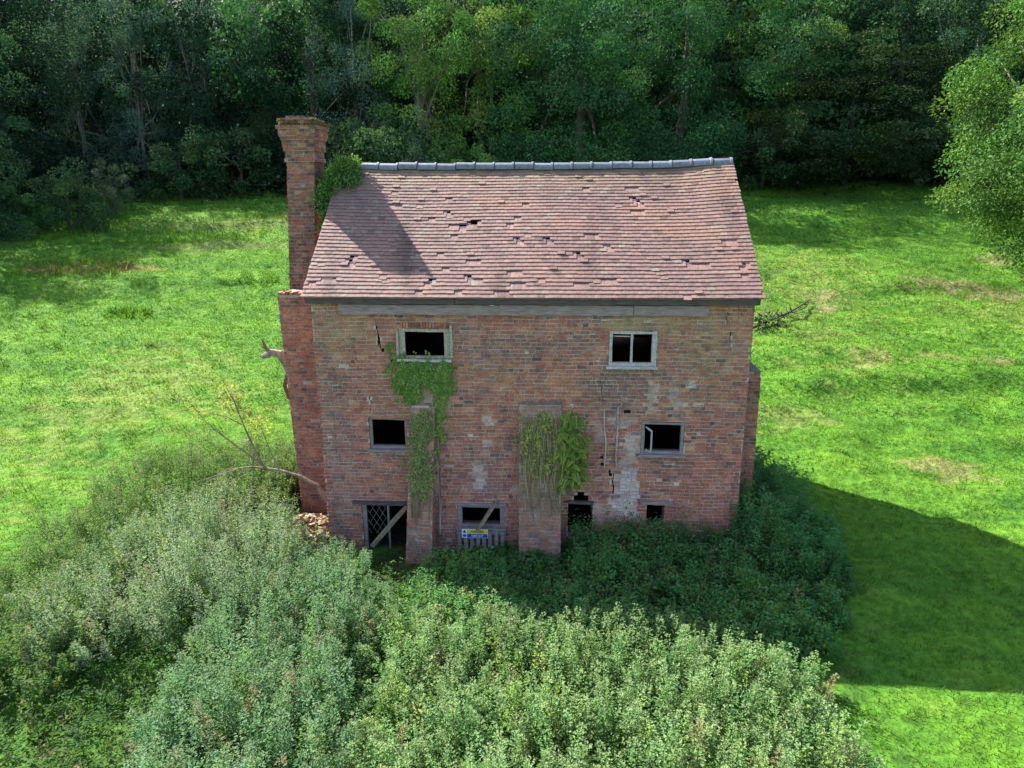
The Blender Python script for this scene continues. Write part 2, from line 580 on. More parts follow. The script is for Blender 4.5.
        dp = (np.clip(dp, 0, 1) * r.uniform(.4, 1.2, n))[:, None]
        c = c * (1 - dp) + np.array((.17, .115, .095)) * dp
        li = lime_amount(cxm, czm, r)[:, None]
        c = c * (1 - li) + np.array((.60, .52, .51)) * r.uniform(.8, 1.1, (n, 1)) * li
        lc = lichen_amount(cxm, czm, r)[:, None]
        c = c * (1 - lc) + np.array((.30, .235, .11)) * r.uniform(.8, 1.2, (n, 1)) * lc
    B, depth, c = B[keep], depth[keep], c[keep]
    n = len(B)
    if n:
        tl = r.normal(0, .0025, (n, 4))
        P = []
        for i, (u, v, zb, zt) in enumerate(B):
            d = depth[i]
            for (xx, dd, zz) in ((u, d + tl[i, 0], zb), (v, d + tl[i, 1], zb), (v, d + tl[i, 2], zt), (u, d + tl[i, 3], zt), (u, .012, zb), (v, .012, zb), (v, .012, zt), (u, .012, zt)):
                P.append(place(xx, dd, zz))
        base = np.array([[0, 1, 2, 3], [4, 0, 3, 7], [1, 5, 6, 2], [3, 2, 6, 7], [4, 5, 1, 0]])
        F = (base[None] + (np.arange(n) * 8)[:, None, None]).reshape(-1, 4)
        g.add(P, F, np.repeat(c, 8, 0), 0)


WALL_MATS = [M_BRICK, M_MORTAR, M_INSIDE]
# openings of the front wall: x0, x1, z0, z1 (each opening is frame-filled later)
OPEN = {'w1': (-2.70, -1.64, 4.43, 5.07), 'w2': (1.64, 2.61, 4.31, 5.05), 'w3': (-3.45, -2.62, 2.41, 3.12), 'w4': (2.37, 3.27, 2.39, 3.11),
        'd1': (-3.72, -2.50, -.12, 1.14), 'w5': (-1.58, -.53, .60, 1.13), 'w6': (.86, 1.40, .50, 1.24), 'w6b': (.98, 1.30, 1.24, 1.40), 'w6c': (1.06, 1.20, 1.40, 1.48), 'w7': (2.57, 2.95, .70, 1.23)}
r_c = np.random.default_rng(5)
cracks = []


def crack(pts, w):
    pts = np.array(pts)
    for z in np.arange(min(pts[:, 1]), max(pts[:, 1]), .08):
        zc = round(z / .08) * .08
        x = np.interp(-(zc + .04), -pts[:, 1], pts[:, 0]) + r_c.normal(0, .012)
        ww = w * r_c.uniform(.25, 1.1)
        cracks.append((x - ww / 2, x + ww / 2, zc, zc + .08))


crack([(-3.22, 5.30), (-3.15, 5.03)], .020)
crack([(-3.15, 5.03), (-3.11, 4.69), (-3.03, 4.54)], .055)
crack([(-3.37, 3.56), (-3.36, 3.36)], .022)
crack([(-3.36, 3.34), (-3.40, 3.18)], .05)
crack([(1.50, 3.95), (1.56, 3.51)], .022)
crack([(1.72, 2.02), (1.78, 1.87)], .10)
crack([(1.80, 1.85), (1.83, 1.45)], .03)
crack([(3.97, 5.36), (3.97, 5.2)], .022)
crack([(4.06, 5.01), (4.09, 4.66)], .020)
crack([(1.58, 2.2), (1.60, 2.04)], .07)
cracks += [(-2.90, -2.84, 4.32, 4.40), (2.0, 2.14, 3.28, 3.36)]


def bulge(x, z):
    return .022 * math.sin(x * .9 + .5) * math.sin(z * .8) + .012 * math.sin(x * 2.3 + z * 1.7)


g = Geo()
brick_wall(g, -HW, HW, -.24, EAVE, lambda x, d, z: (x + .004 * math.sin(z * 5), d + bulge(x, z), z), 21, list(OPEN.values()) + cracks, stains=True)
# soldier course over the top left window
for i in range(17):
    x = -2.66 + i * .060
    v, f = box(x, x + .048, -.022, .0, 5.09, 5.20)
    g.add(v, f, PALETTE[rng.choice(9)] * .9, 0)
wall_front = g.build('wall', WALL_MATS, house)
top_g = lambda y: EAVE - .02 + (y + 0.0) * (8.20 - EAVE) / RIDGE_Y if y < RIDGE_Y else 8.20 - (y - RIDGE_Y) * (8.20 - EAVE) / RIDGE_Y
for sx, sd in ((-1, 31), (1, 32)):
    g = Geo()
    if sx < 0:
        pl = lambda u, d, z: (-HW - .002 + d, HD - u, z)
        tp = lambda u: top_g(HD - u)
    else:
        pl = lambda u, d, z: (HW + .002 - d, u, z)
        tp = top_g
    brick_wall(g, .0, HD, -.24, EAVE, pl, sd, top=tp, back=.30, dirty=.35)
    g.build('wall', WALL_MATS, house)
g = Geo()
brick_wall(g, -HW, HW, -.2, EAVE + .68, lambda x, d, z: (-x, HD - d, z), 33, [(-2.4, -1.5, 4.0, 4.7), (1.4, 2.3, 4.0, 4.7), (-.5, .5, .9, 2.9)])
g.build('wall', WALL_MATS, house)
# floors inside
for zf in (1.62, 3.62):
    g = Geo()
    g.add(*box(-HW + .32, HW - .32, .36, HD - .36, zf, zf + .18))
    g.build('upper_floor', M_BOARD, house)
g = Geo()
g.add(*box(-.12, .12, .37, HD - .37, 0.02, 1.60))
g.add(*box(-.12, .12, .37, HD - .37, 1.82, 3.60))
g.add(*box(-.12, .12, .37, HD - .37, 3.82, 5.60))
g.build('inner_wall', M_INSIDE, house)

# ---- roof
KR = (RIDGE_Z - 5.73) / (RIDGE_Y + .22)
SL = math.hypot(RIDGE_Y + .22, RIDGE_Z - 5.73)
ny_, nz_ = -KR / math.hypot(1, KR), 1 / math.hypot(1, KR)


def sag(x, v):
    t = v / SL
    s = -.05 * (1 - (x / 4.6) ** 2) * (.35 + .65 * t) + .07 * smooth(3.2, 4.6, x) * t
    s += .020 * np.sin(x * 1.15 + 1.0 + .6 * t) * np.sin(math.pi * min(max(t, 0), 1)) + .003 * np.sin(x * 3.1 + v * 2.0)
    s += .05 * max(0, .25 - t)            # sprocketed eaves
    return s


def roof_pt(x, v, h, back=False):
    y, z = -.22 + v * (RIDGE_Y + .22) / SL, 5.73 + v * (RIDGE_Z - 5.73) / SL
    h = h + sag(x, v)
    y, z = y + ny_ * h, z + nz_ * h
    if back:
        y = 2 * RIDGE_Y - y
    return (x, y, z)


MISS = [(-1.28, 2.35), (-1.45, 2.22), (-2.19, 2.46), (-1.93, 3.2), (-1.87, 2.71), (-3.18, 2.93), (-1.6, 1.87), (-1.77, 2.22), (-0.22, 2.97), (-0.39, 2.45), (-0.42, 2.25), (-0.17, 1.72), (-3.82, 1.27), (-3.79, 0.94), (-2.37, 1.31), (-2.44, 0.86), (-1.88, 1.36), (-1.77, 0.82), (-1.23, 1.13), (-0.44, 0.74), (-0.37, 0.44), (-1.01, 0.53), (-1.15, 0.47), (-1.46, 0.22), (-2.13, 0.35), (-2.24, 0.21), (-4.11, 0.52), (-4.42, 0.46), (-0.6, 0.16), (2.12, 3.53), (2.39, 3.09), (2.45, 2.99), (2.3, 2.74), (1.29, 1.95), (0.35, 1.67), (-0.19, 1.72), (1.02, 1.17), (3.46, 0.93), (4.14, 1.71), (1.55, 0.56), (0.92, 0.43), (4.4, 0.9), (4.4, 0.68), (1.21, 3.55), (1.64, 1.59), (-1.36, 2.3), (-1.22, 2.3), (3.55, .93), (3.37, .93), (-1.52, 2.2), (1.66, .5), (-4.25, .5)]
TILES = .78 * np.array([(.33, .165, .135), (.29, .135, .115), (.36, .195, .155), (.25, .13, .12), (.38, .21, .15), (.22, .12, .115), (.30, .17, .15), (.17, .11, .11)])
GAUGE, TW = 4.416 / 38, .160


HOLES = set()


def tile_layer(g, back, seed):
    r = np.random.default_rng(seed)
    rows = 38
    k0 = 6 if back else 0
    P, C = [], []
    hole_rows = HOLES
    if not back:
        for mx, mv in MISS:
            k = int(round((mv) / GAUGE - .5))
            jx = int((mx + 4.63 + (TW / 2 if k % 2 else 0)) // TW)
            hole_rows.add((k, jx))
            if (k * 7 + jx) % 4 == 0:
                hole_rows.add((k, jx + 1))
            elif (k * 7 + jx) % 4 == 1:
                hole_rows.add((k + 1, jx))
    for k in range(k0, rows):
        v0 = k * GAUGE
        x = -4.63 - (0 if k % 2 == 0 else TW / 2)
        j = 0
        while x < 4.62:
            a, b = max(x, -4.63 + r.normal(0, .008)), min(x + TW - .003, 4.63 + r.normal(0, .008))
            x += TW
            jj = j
            j += 1
            if b - a < .05:
                continue
            if (not back and (k, jj) in hole_rows) or (not back and r.random() < .0012):
                continue
            slip = r.normal(0, .0028) - (r.uniform(.02, .07) if r.random() < .015 else 0)
            lift = abs(r.normal(0, .0016)) + (.014 if r.random() < .012 else 0)
            t0 = v0 + slip
            t1 = min(v0 + slip + GAUGE * 1.75, SL + .02)
            yaw = r.normal(0, .0015)
            h0, h1, th = .032 + lift, .006, .017
            cmb = .0015
            xm = (a + b) / 2
            for (xx, vv, hh) in ((a, t0, h0), (xm, t0, h0 + cmb), (b, t0, h0), (a, t1, h1), (xm, t1, h1 + cmb), (b, t1, h1), (a, t0, h0 - th), (b, t0, h0 - th)):
                P.append(roof_pt(xx + yaw * (vv - v0) * 3, vv + yaw * (xx - xm) * 4, hh, back))
            c = TILES[r.integers(len(TILES))] * .35 + np.array((.20, .122, .106)) * .65
            c = c * r.uniform(.90, 1.10)
            age = .5 + .5 * math.tanh(1.4 * float(n_mid(xm * 1.6, v0 * 1.2 + 20)))
            c = c * (1 - .35 * age) + np.array((.145, .098, .088)) * .35 * age
            top = float(smooth(3.1, 4.2, np.array(v0))) * r.uniform(.1, .8)
            c = c * (1 - top * .5) + np.array((.32, .24, .12)) * top * .5
            stk = float(smooth(.5, 1.6, n_small(np.array(xm * 1.5), np.array(v0 * .25 + 3))))
            c = c * (1 - .38 * stk)
            org = float(smooth(.6, 1.5, n_mid(np.array(xm * 2.1 + 11), np.array(v0 * 2.5))))
            c = c * (1 - .4 * org) + np.array((.27, .145, .10)) * .4 * org
            spot = float(n_fine(xm * 1.7 + 5, v0 * 1.9))
            if spot > 1.25:
                c = c * .6 + np.array((.25, .22, .17)) * .4
            if r.random() < .03:
                c = c * .65
            C += [c] * 8
    n = len(P) // 8
    base = np.array([[0, 1, 4, 3], [1, 2, 5, 4], [6, 7, 2, 1], [6, 1, 0, 6]])
    F4 = np.array([[0, 1, 4, 3], [1, 2, 5, 4]])
    F3 = np.array([[6, 7, 1], [6, 1, 0], [7, 2, 1], [6, 0, 3], [7, 5, 2]])
    off = (np.arange(n) * 8)[:, None, None]
    nb = g.n
    g.add(P, (F4[None] + off).reshape(-1, 4), np.array(C), 0)
    g.F.append((F3[None] + off).reshape(-1, 3) + nb)
    g.M.append(np.zeros(n * 5, np.int32))


g = Geo()
tile_layer(g, False, 41)
roof_front = g.build('roof', M_TILE, house)
g = Geo()
tile_layer(g, True, 42)
g.build('roof', M_TILE, house)
# cleaner pink undersides of the broken tiles, with two holes right through
for back in (False, True):
    g = Geo()
    xs, vs = np.linspace(-4.58, 4.58, 103), np.arange(0, 77) * GAUGE / 2
    vs[-1] = SL
    hr = np.random.default_rng(8)
    gone = {h: hr.random() < .8 for h in sorted(HOLES)}
    for i in range(102):
        for k in range(12 if back else 0, 76):
            xm, vm = (xs[i] + xs[i + 1]) / 2, (vs[k] + vs[k + 1]) / 2
            if not back:
                if abs(xm + 1.26) < .10 and abs(vm - 2.38) < .10 or abs(xm + 4.38) < .07 and abs(vm - .47) < .08:
                    continue
                # a void opens under the upper edge of most missing tiles
                kk = k // 2
                jj = int((xm + 4.63 + (TW / 2 if kk % 2 else 0)) // TW)
                if k % 2 == 1 and gone.get((kk, jj), False):
                    continue
            V = [roof_pt(xs[i], vs[k], -.008, back), roof_pt(xs[i + 1], vs[k], -.008, back), roof_pt(xs[i + 1], vs[k + 1], -.012, back), roof_pt(xs[i], vs[k + 1], -.012, back)]
            g.add(V, [[0, 1, 2, 3]], np.array((.50, .29, .31)) * rng.uniform(.85, 1.15))
    g.build('roof_underlayer', M_TILE, roof_front if not back else house)
# ridge tiles: half-round, overlapping slightly
g = Geo()
nr = 20
for i in range(nr):
    x0, x1 = -4.62 + i * 9.24 / nr, -4.62 + (i + 1) * 9.24 / nr
    dz, dy, tone = rng.normal(0, .008), rng.normal(0, .008), rng.uniform(.85, 1.15)
    V, n = [], 9
    sec = [(x0 + .012, .152), (x1 - .060, .147), (x1 - .058, .166), (x1 - .010, .168)]
    for (x, rad) in sec:
        zc = roof_pt(x, SL, 0)[2] - .045 + dz
        for j in range(n):
            t = math.pi * (j / (n - 1)) * 1.04 - .02 * math.pi
            V.append((x, RIDGE_Y + dy - rad * 1.1 * math.cos(t), zc + rad * math.sin(t) * .95))
    F = [(s * n + j, (s + 1) * n + j, (s + 1) * n + j + 1, s * n + j + 1) for s in range(3) for j in range(n - 1)]
    g.add(V, F, np.array((.135, .145, .18)) * tone)
V = []
for x in np.linspace(-4.6, 4.6, 41):
    zc = roof_pt(x, SL, 0)[2] - .045
    V += [(x, RIDGE_Y - .14 * math.cos(t_), zc + .125 * math.sin(t_)) for t_ in np.linspace(0, math.pi, 7)]
g.add(V, [(i_ * 7 + j_, (i_ + 1) * 7 + j_, (i_ + 1) * 7 + j_ + 1, i_ * 7 + j_ + 1) for i_ in range(40) for j_ in range(6)], (.05, .045, .045))
g.build('ridge_tiles', M_RIDGE, roof_front, smooth=False)
# eaves timber and the wall plate beam
g = Geo()
for a, b in ((-4.57, -1.5), (-1.49, 1.3), (1.31, 4.57)):
    g.add(*beam_box((a, -.135, 5.665), (b, -.135, 5.655 if b < 4 else 5.66), .06, .125, jit=.004))
g.build('eaves_board', M_DARKWOOD, house)
g = Geo()
for a, b in ((-3.92, -.6), (-.595, 2.1), (2.105, 3.58)):
    g.add(*beam_box((a, -.045, 5.475), (b, -.045, 5.470), .09, .20, jit=.005))
g.build('wall_plate_beam', M_BEAM, house)


# ---- windows
def frame(o, name, mat, t=.07, y=.06, d=.07, sill=True, inset=(0, 0, 0, 0), tilt=0., mullion=None, msub=M_PALEWOOD):
    x0, x1, z0, z1 = o
    x0, x1, z0, z1 = x0 + .004, x1 - .004, z0 + .004, z1 - .004
    g = Geo()
    tl, tr, tb, tt = [t + i for i in inset]
    g.add(*beam_box((x0 + tl / 2, y, z0), (x0 + tl / 2 + tilt, y, z1), d, tl, (1, 0, 0), .003))
    g.add(*beam_box((x1 - tr / 2, y, z0), (x1 - tr / 2 + tilt, y, z1), d, tr, (1, 0, 0), .003))
    g.add(*beam_box((x0 + tl, y, z1 - tt / 2), (x1 - tr, y, z1 - tt / 2 - .012), d, tt, jit=.003))
    g.add(*beam_box((x0 + tl, y, z0 + tb / 2), (x1 - tr, y, z0 + tb / 2), d, tb, jit=.003))
    w = g.build(name, mat, house)
    if mullion is not None:
        g = Geo()
        for mx in mullion:
            g.add(*beam_box((mx, y + .002, z0 + tb), (mx + tilt, y + .002, z1 - tt), d * .8, .045, (1, 0, 0), .003))
        g.build('mullion', msub, w)
    if sill:
        g = Geo()
        g.add(*beam_box((x0 - .05, -.02, z0 - .025), (x1 + .04, -.02, z0 - .030), .14, .05, jit=.004))
        g.build('sill', msub, w)
    return w


w = frame(OPEN['w1'], 'window', M_TANWOOD, .065, .05, .08, inset=(.05, .05, -.02, .0))
for ap, aq in (((-2.735, -.03, 4.42), (-2.725, -.03, 5.05)), ((-1.60, -.03, 4.46), (-1.61, -.03, 5.14))):
    g = Geo()
    g.add(*beam_box(ap, aq, .05, .045, (1, 0, 0), .004))
    g.build('architrave', M_TANWOOD, w)
w = frame(OPEN['w2'], 'window', M_PALEWOOD, .065, -.005, .08, inset=(0, .03, .01, -.01), mullion=[2.10])
w = frame(OPEN['w3'], 'window', M_GREYWOOD, .06, .06, .08, inset=(.0, -.01, .0, -.02), msub=M_GREYWOOD)
w = frame(OPEN['w4'], 'window', M_GREYWOOD, .065, .02, .08, inset=(.0, .0, .0, -.02), msub=M_GREYWOOD)
g = Geo()
for p, q in (((2.47, -.0, 2.99), (2.58, -.10, 2.93)), ((2.58, -.10, 2.93), (2.58, -.10, 2.47)), ((2.47, 0, 2.48), (2.58, -.10, 2.47))):
    g.add(*beam_box(p, q, .028, .03, (.3, .8, .2), .002))
g.build('casement', M_PALEWOOD, w)
w = frame((-1.58, -.53, .60, 1.13), 'window', M_GREYWOOD, .10, .03, .09, inset=(.0, .0, -.04, -.05), msub=M_GREYWOOD)
w = frame((-3.72, -2.56, -.1, 1.14), 'window', M_GREYWOOD, .06, .05, .08, inset=(.03, 0, 0, -.02), sill=False, mullion=[-3.14], msub=M_GREYWOOD)
g = Geo()      # what is left of the diamond leaded lights
for i in range(-3, 8):
    for s in (1, -1):
        pts = []
        for t in np.linspace(0, 1, 15):
            z = .30 + t * .80
            x = -3.62 + i * .145 + s * (z - .3) * .62 + (.0 if s > 0 else .55)
            if -3.62 < x < -3.18 and not (z < .86 and -3.60 < x < -3.30 and (i + int(z * 9)) % 2):
                pts.append((x, .05 + .004 * math.sin(9 * x + z * 7), z))
        if len(pts) > 2:
            g.add(*tube(pts, [.0045] * len(pts), 4))
g.build('leaded_lattice', M_LEAD, w)
g = Geo()
g.add(*beam_box((-3.90, -.05, 1.175), (-2.55, -.05, 1.165), .20, .045, jit=.006))
g.build('lintel', M_DARKWOOD, house)
g = Geo()
g.add(*beam_box((2.42, -.03, 1.275), (3.12, -.03, 1.270), .08, .075, jit=.005))
g.build('lintel', M_GREYWOOD, house)
g = Geo()
g.add(*beam_box((.84, -.03, 1.265), (1.42, -.03, 1.245), .10, .05, jit=.006))
g.build('lintel', M_DARKWOOD, house)
for z in (0.42, 0.85):   # reveal timbers across the low broken opening
    pass
g = Geo()
g.add(*beam_box((-1.66, -.03, 1.165), (-.48, -.03, 1.16), .07, .05, jit=.004))
g.build('lintel', M_GREYWOOD, house)
# pale remains of a pipe and a plaster fillet on the right half of the front
g = Geo()
P = [(1.585, -.035, 3.33), (1.59, -.03, 3.1), (1.60, -.035, 2.9), (1.635, -.04, 2.7), (1.635, -.03, 2.4), (1.62, -.03, 2.05)]
g.add(*tube(P, [.012, .013, .014, .017, .013, .010], 6), (.50, .44, .38))
g.build('pipe', M_MORTAR, house)
g = Geo()
for zz in np.arange(2.0, 3.35, .09):
    g.add(*beam_box((1.87 + rng.normal(0, .01), -.012, zz), (1.87 + rng.normal(0, .01), -.012, zz + .088), .02, rng.uniform(.02, .045), (1, 0, 0), .004), (.38, .30, .27))
g.build('plaster_fillet', M_MORTAR, house)


# ---- buttresses
def buttress(name, x0, x1, zt, prot, seed, dirty, xl0=None, xl1=None):
    """sloping-faced brick buttress against the front wall"""
    xl0 = x0 if xl0 is None else xl0
    xl1 = x1 if xl1 is None else xl1
    g = Geo()
    z0 = -.3
    yf = lambda z: -(.05 + (prot - .05) * max(0, min(1, (zt - z) / (zt - z0))) ** .9)
    xa = lambda z: x0 + (xl0 - x0) * max(0, (zt - z) / (zt - z0))
    xb = lambda z: x1 + (xl1 - x1) * max(0, (zt - z) / (zt - z0))
    xm = (x0 + x1) / 2
    zz = np.linspace(z0, zt, 60)
    for a, b in zip(zz[:-1], zz[1:]):
        f = lambda z, s: ((xa(z) if s < 0 else xb(z)), yf(z) + .0, z)
        g.add([f(a, -1), f(a, 1), f(b, 1), f(b, -1)], [[0, 1, 2, 3]], (.36, .295, .25), 1)
        for s in (-1, 1):
            g.add([f(a, s), (f(a, s)[0], .03, a), (f(b, s)[0], .03, b), f(b, s)], [[0, 1, 2, 3]], (.36, .295, .25), 1)
    g.add([(xa(zt), yf(zt), zt), (xb(zt), yf(zt), zt), (xb(zt), .03, zt + .12), (xa(zt), .03, zt + .12)], [[0, 1, 2, 3]], (.15, .105, .095), 1)
    brick_wall(g, min(x0, xl0), max(x1, xl1), z0, zt, lambda x, d, z: (x, yf(z) + d, z), seed, sidefn=lambda z: (xa(z) - .006, xb(z) + .006), dirty=dirty, dirtcol=(.215, .172, .13), loss=4)
    for s in (-1, 1):
        if s > 0:
            brick_wall(g, -prot, .02, z0, zt, lambda u, d, z: (xb(z) - d, u, z), seed + 5, sidefn=lambda z: (yf(z), .02), dirty=dirty, dirtcol=(.215, .172, .13), loss=4)
        else:
            brick_wall(g, -.02, prot, z0, zt, lambda u, d, z: (xa(z) + d, -u, z), seed + 6, sidefn=lambda z: (-.02, -yf(z)), dirty=dirty, dirtcol=(.215, .172, .13), loss=4)
    return g.build(name, WALL_MATS, house)


buttress('buttress', -2.50, -2.00, 3.42, .66, 51, .65, -2.66, -2.10)
buttress('buttress', -.20, .68, 3.46, .58, 52, .75, -.19, .70)
# side buttress at the right-hand gable
g = Geo()
by0, by1 = 1.15, 2.3
pr = lambda z: .62 - .04 * (z / 4)
g.add([(HW, by0, -.2), (HW + .62, by0, -.2), (HW + .56, by0, 3.86), (HW, by0, 4.30), (HW, by1, -.2), (HW + .62, by1, -.2), (HW + .56, by1, 3.86), (HW, by1, 4.30)],
      [[0, 1, 2, 3], [1, 5, 6, 2], [5, 4, 7, 6], [3, 2, 6, 7]], (.36, .295, .25), 1)
brick_wall(g, HW, HW + .62, -.2, 3.9, lambda x, d, z: (x, by0 + d, z), 61, sidefn=lambda z: (HW, HW + pr(z)), dirty=.2)
brick_wall(g, by0, by1, -.2, 3.85, lambda u, d, z: (HW + pr(z) - d, u, z), 62, sidefn=lambda z: (by0, by1), dirty=.2)
for i in range(5):
    for j in range(9):
        a = i / 5
        v, f = box(HW + a * .57, HW + (a + .19) * .57, by0 - .02 + j * .13, by0 + .105 + j * .13, 4.30 - (a + .2) * .44 - .02, 4.30 - (a + .1) * .44 + .045)
        g.add(v, f, (.16, .14, .13))
g.build('buttress', WALL_MATS, house)

# ---- chimney breast and leaning stack at the left-hand gable
g = Geo()
cb = dict(x0=-5.82, y0=1.60, y1=3.75, zt=5.52)
xl = lambda z: -5.82 + .13 * (1 - z / 5.5)
for a, b in zip(np.linspace(-.2, 5.52, 9)[:-1], np.linspace(-.2, 5.52, 9)[1:]):
    g.add([(xl(a), 1.6, a), (-HW, 1.6, a), (-HW, 1.6, b), (xl(b), 1.6, b)], [[0, 1, 2, 3]], (.36, .295, .25), 1)
    g.add([(xl(a), 3.75, a), (xl(a), 1.6, a), (xl(b), 1.6, b), (xl(b), 3.75, b)], [[0, 1, 2, 3]], (.36, .295, .25), 1)
    g.add([(-HW, 3.75, a), (xl(a), 3.75, a), (xl(b), 3.75, b), (-HW, 3.75, b)], [[0, 1, 2, 3]], (.36, .295, .25), 1)
g.add([(-5.82, 1.6, 5.52), (-HW, 1.6, 5.52), (-HW, 3.75, 5.52), (-5.82, 3.75, 5.52)], [[0, 1, 2, 3]], (.28, .22, .17), 1)
brick_wall(g, -5.82, -HW - .02, -.2, 5.52, lambda x, d, z: (x, 1.6 + d, z), 71, sidefn=lambda z: (xl(z) - .006, -HW - .02), dirty=.4, dirtcol=(.16, .085, .072), loss=2)
brick_wall(g, 0, 2.15, -.2, 5.52, lambda u, d, z: (xl(z) + d, 3.75 - u, z), 72, sidefn=lambda z: (0, 2.156), dirty=.05)
for i in range(14):           # loose capping bricks along the shoulder
    x = -5.82 + i * .092
    v, f = box(x, x + .082, 1.58 + rng.normal(0, .01), 1.80, 5.525, 5.57 + rng.uniform(-.02, .03))
    g.add(v, f, PALETTE[rng.choice(9)] * .8)
breast = g.build('chimney_breast', WALL_MATS, house)

g = Geo()
ZB, ZT = 5.50, 8.45
ex = lambda z: (z - ZB) / (ZT - ZB)
cxl = lambda z: -5.90 + .20 * ex(z)
cxr = lambda z: -5.27 + .20 * ex(z)
YF, YB = 2.62, 3.32


def course_ring(z0, z1, o, seed, dirty, mossy=0.):
    """all four faces of a stretch of stack, grown outwards by o"""
    def put(place, a, b, sd, side):
        brick_wall(g, a, b, z0, z1, place, sd, sidefn=side, dirty=dirty, dirtcol=(.095, .05, .047), loss=2.5)
    xa_, xb_ = (lambda z: cxl(min(z, ZT)) - o), (lambda z: cxr(min(z, ZT)) + o)
    c = (.28, .24, .21)
    for i, (p, q) in enumerate((((xa_, YF - o), (xb_, YF - o)), ((xb_, YF - o), (xb_, YB + o)), ((xb_, YB + o), (xa_, YB + o)), ((xa_, YB + o), (xa_, YF - o)))):
        g.add([(p[0](z0), p[1], z0), (q[0](z0), q[1], z0), (q[0](z1), q[1], z1), (p[0](z1), p[1], z1)], [[0, 1, 2, 3]], c, 1)
    for z, fl in ((z0, 1), (z1, 0)):
        q = [(xa_(z), YF - o, z), (xb_(z), YF - o, z), (xb_(z), YB + o, z), (xa_(z), YB + o, z)]
        g.add(q[::-1] if fl else q, [[0, 1, 2, 3]], np.array(c) * (1 - .3 * mossy), 1)
    put(lambda x, d, z: (x, YF - o + d, z), -6.2, -4.4, seed, lambda z: (xa_(z) - .006, xb_(z) + .006))
    put(lambda u, d, z: (xb_(z) - d, u, z), YF - o, YB + o, seed + 1, lambda z: (YF - o, YB + o + .006))
    put(lambda u, d, z: (-u, YB + o - d, z), 4.4, 6.2, seed + 2, lambda z: (-xb_(z), -xa_(z) + .006))
    put(lambda u, d, z: (xa_(z) + d, -u, z), -YB - o, -YF + o, seed + 3, lambda z: (-YB - o, -YF + o + .006))


course_ring(ZB, 7.66, 0, 80, .9)
course_ring(7.66, 8.46, .004, 84, .5)
course_ring(8.46, 8.54, .050, 88, .5)
course_ring(8.54, 8.70, .020, 92, .5)
course_ring(8.70, 8.78, .045, 96, .5)
course_ring(8.78, 8.94, .060, 100, .55)
course_ring(8.94, 9.02, .085, 104, .6)
course_ring(9.02, 9.18, .110, 108, .6)
course_ring(9.18, 9.26, .145, 112, .7)
course_ring(9.26, 9.34, .100, 116, .75)
course_ring(9.34, 9.42, .060, 120, .8)
for i in range(60):
    x, y = rng.uniform(-5.76, -5.22), rng.uniform(2.6, 3.25)
    v, f = box(x, x + rng.uniform(.06, .16), y, y + .1, 9.415, 9.43 + rng.uniform(0, .05))
    g.add(v, f, (.13, .11, .07))
stack = g.build('chimney_stack', WALL_MATS, house)
g = Geo()      # yellow moss on the shoulders of the cap
n = 2600
q = rng.uniform(0, 1, n)
P = np.stack([rng.uniform(-5.84, -4.95, n), 2.48 + .12 * q + rng.uniform(-.02, .02, n), 9.25 + .15 * q], 1)
P[n // 2:, 0], P[n // 2:, 1] = (-4.93 - .12 * q + rng.uniform(-.02, .02, n))[n // 2:], rng.uniform(2.5, 3.45, n - n // 2)
P = P[n_small(P[:, 0] * 4, P[:, 2] * 3) > -.5]
n = len(P)
leaves(g, P, rng.normal(0, 1, (n, 3)) + (0, -.4, .8), rng.normal(0, 1, (n, 3)) + (0, -.5, 1), .035, .03, np.array((.17, .13, .03)) * rng.uniform(.6, 1.3, (n, 1)))
g.build('moss', M_SHRUB, stack)

# ------------------------------------------------------------------ things at the house front
def timber(name, label, p, q, w, h, mat=M_PROPWOOD):
    g = Geo()
    g.add(*beam_box(p, q, w, h, jit=.004))
    return tag(g.build(name, mat, origin=p), label, 'timber')


timber('timber_prop', 'brown timber prop leaning across the latticed ground-floor opening', (-3.46, -.30, .22), (-2.64, -.06, 1.16), .07, .085)
timber('timber_prop', 'short brown timber leaning diagonally in the low window above the sign', (-1.13, -.16, .58), (-.73, -.075, 1.22), .075, .07)
pal = thing('pallet_gate', 'grey slatted wooden pallet standing under the low middle window', 'pallet', (-1.05, -.10, 0))
for i in range(8):
    x = -1.53 + i * .136
    g = Geo()
    g.add(*beam_box((x, -.115, -.02), (x + rng.normal(0, .006), -.115, .54 + rng.normal(0, .008)), .022, .078, (1, 0, 0), .003))
    g.build('slat', M_GREYWOOD, pal)
for z in (.50, .06):
    g = Geo()
    g.add(*beam_box((-1.60, -.085, z), (-.50, -.085, z), .03, .07, jit=.003))
    g.build('rail', M_GREYWOOD, pal)
sg = thing('warning_sign', 'small yellow and blue warning sign fixed to the wooden pallet', 'sign', (-1.19, -.14, .44))
sx0, sx1, sz0, sz1, sy = -1.475, -.895, .395, .605, -.142


def quad_box(name, x0, x1, z0, z1, y, mat, par):
    g = Geo()
    g.add(*box(x0, x1, y, y + .004, z0, z1))
    return g.build(name, mat, par)


quad_box('plate', sx0, sx1, sz0, sz1, sy, M_WHITE, sg)
ypan = quad_box('yellow_panel', sx0 + .115, sx1 - .012, sz0 + .110, sz1 - .010, sy - .006, M_YEL, sg)
bpan = quad_box('blue_panel', sx0 + .115, sx1 - .012, sz0 + .012, sz0 + .100, sy - .006, M_BLUE, sg)


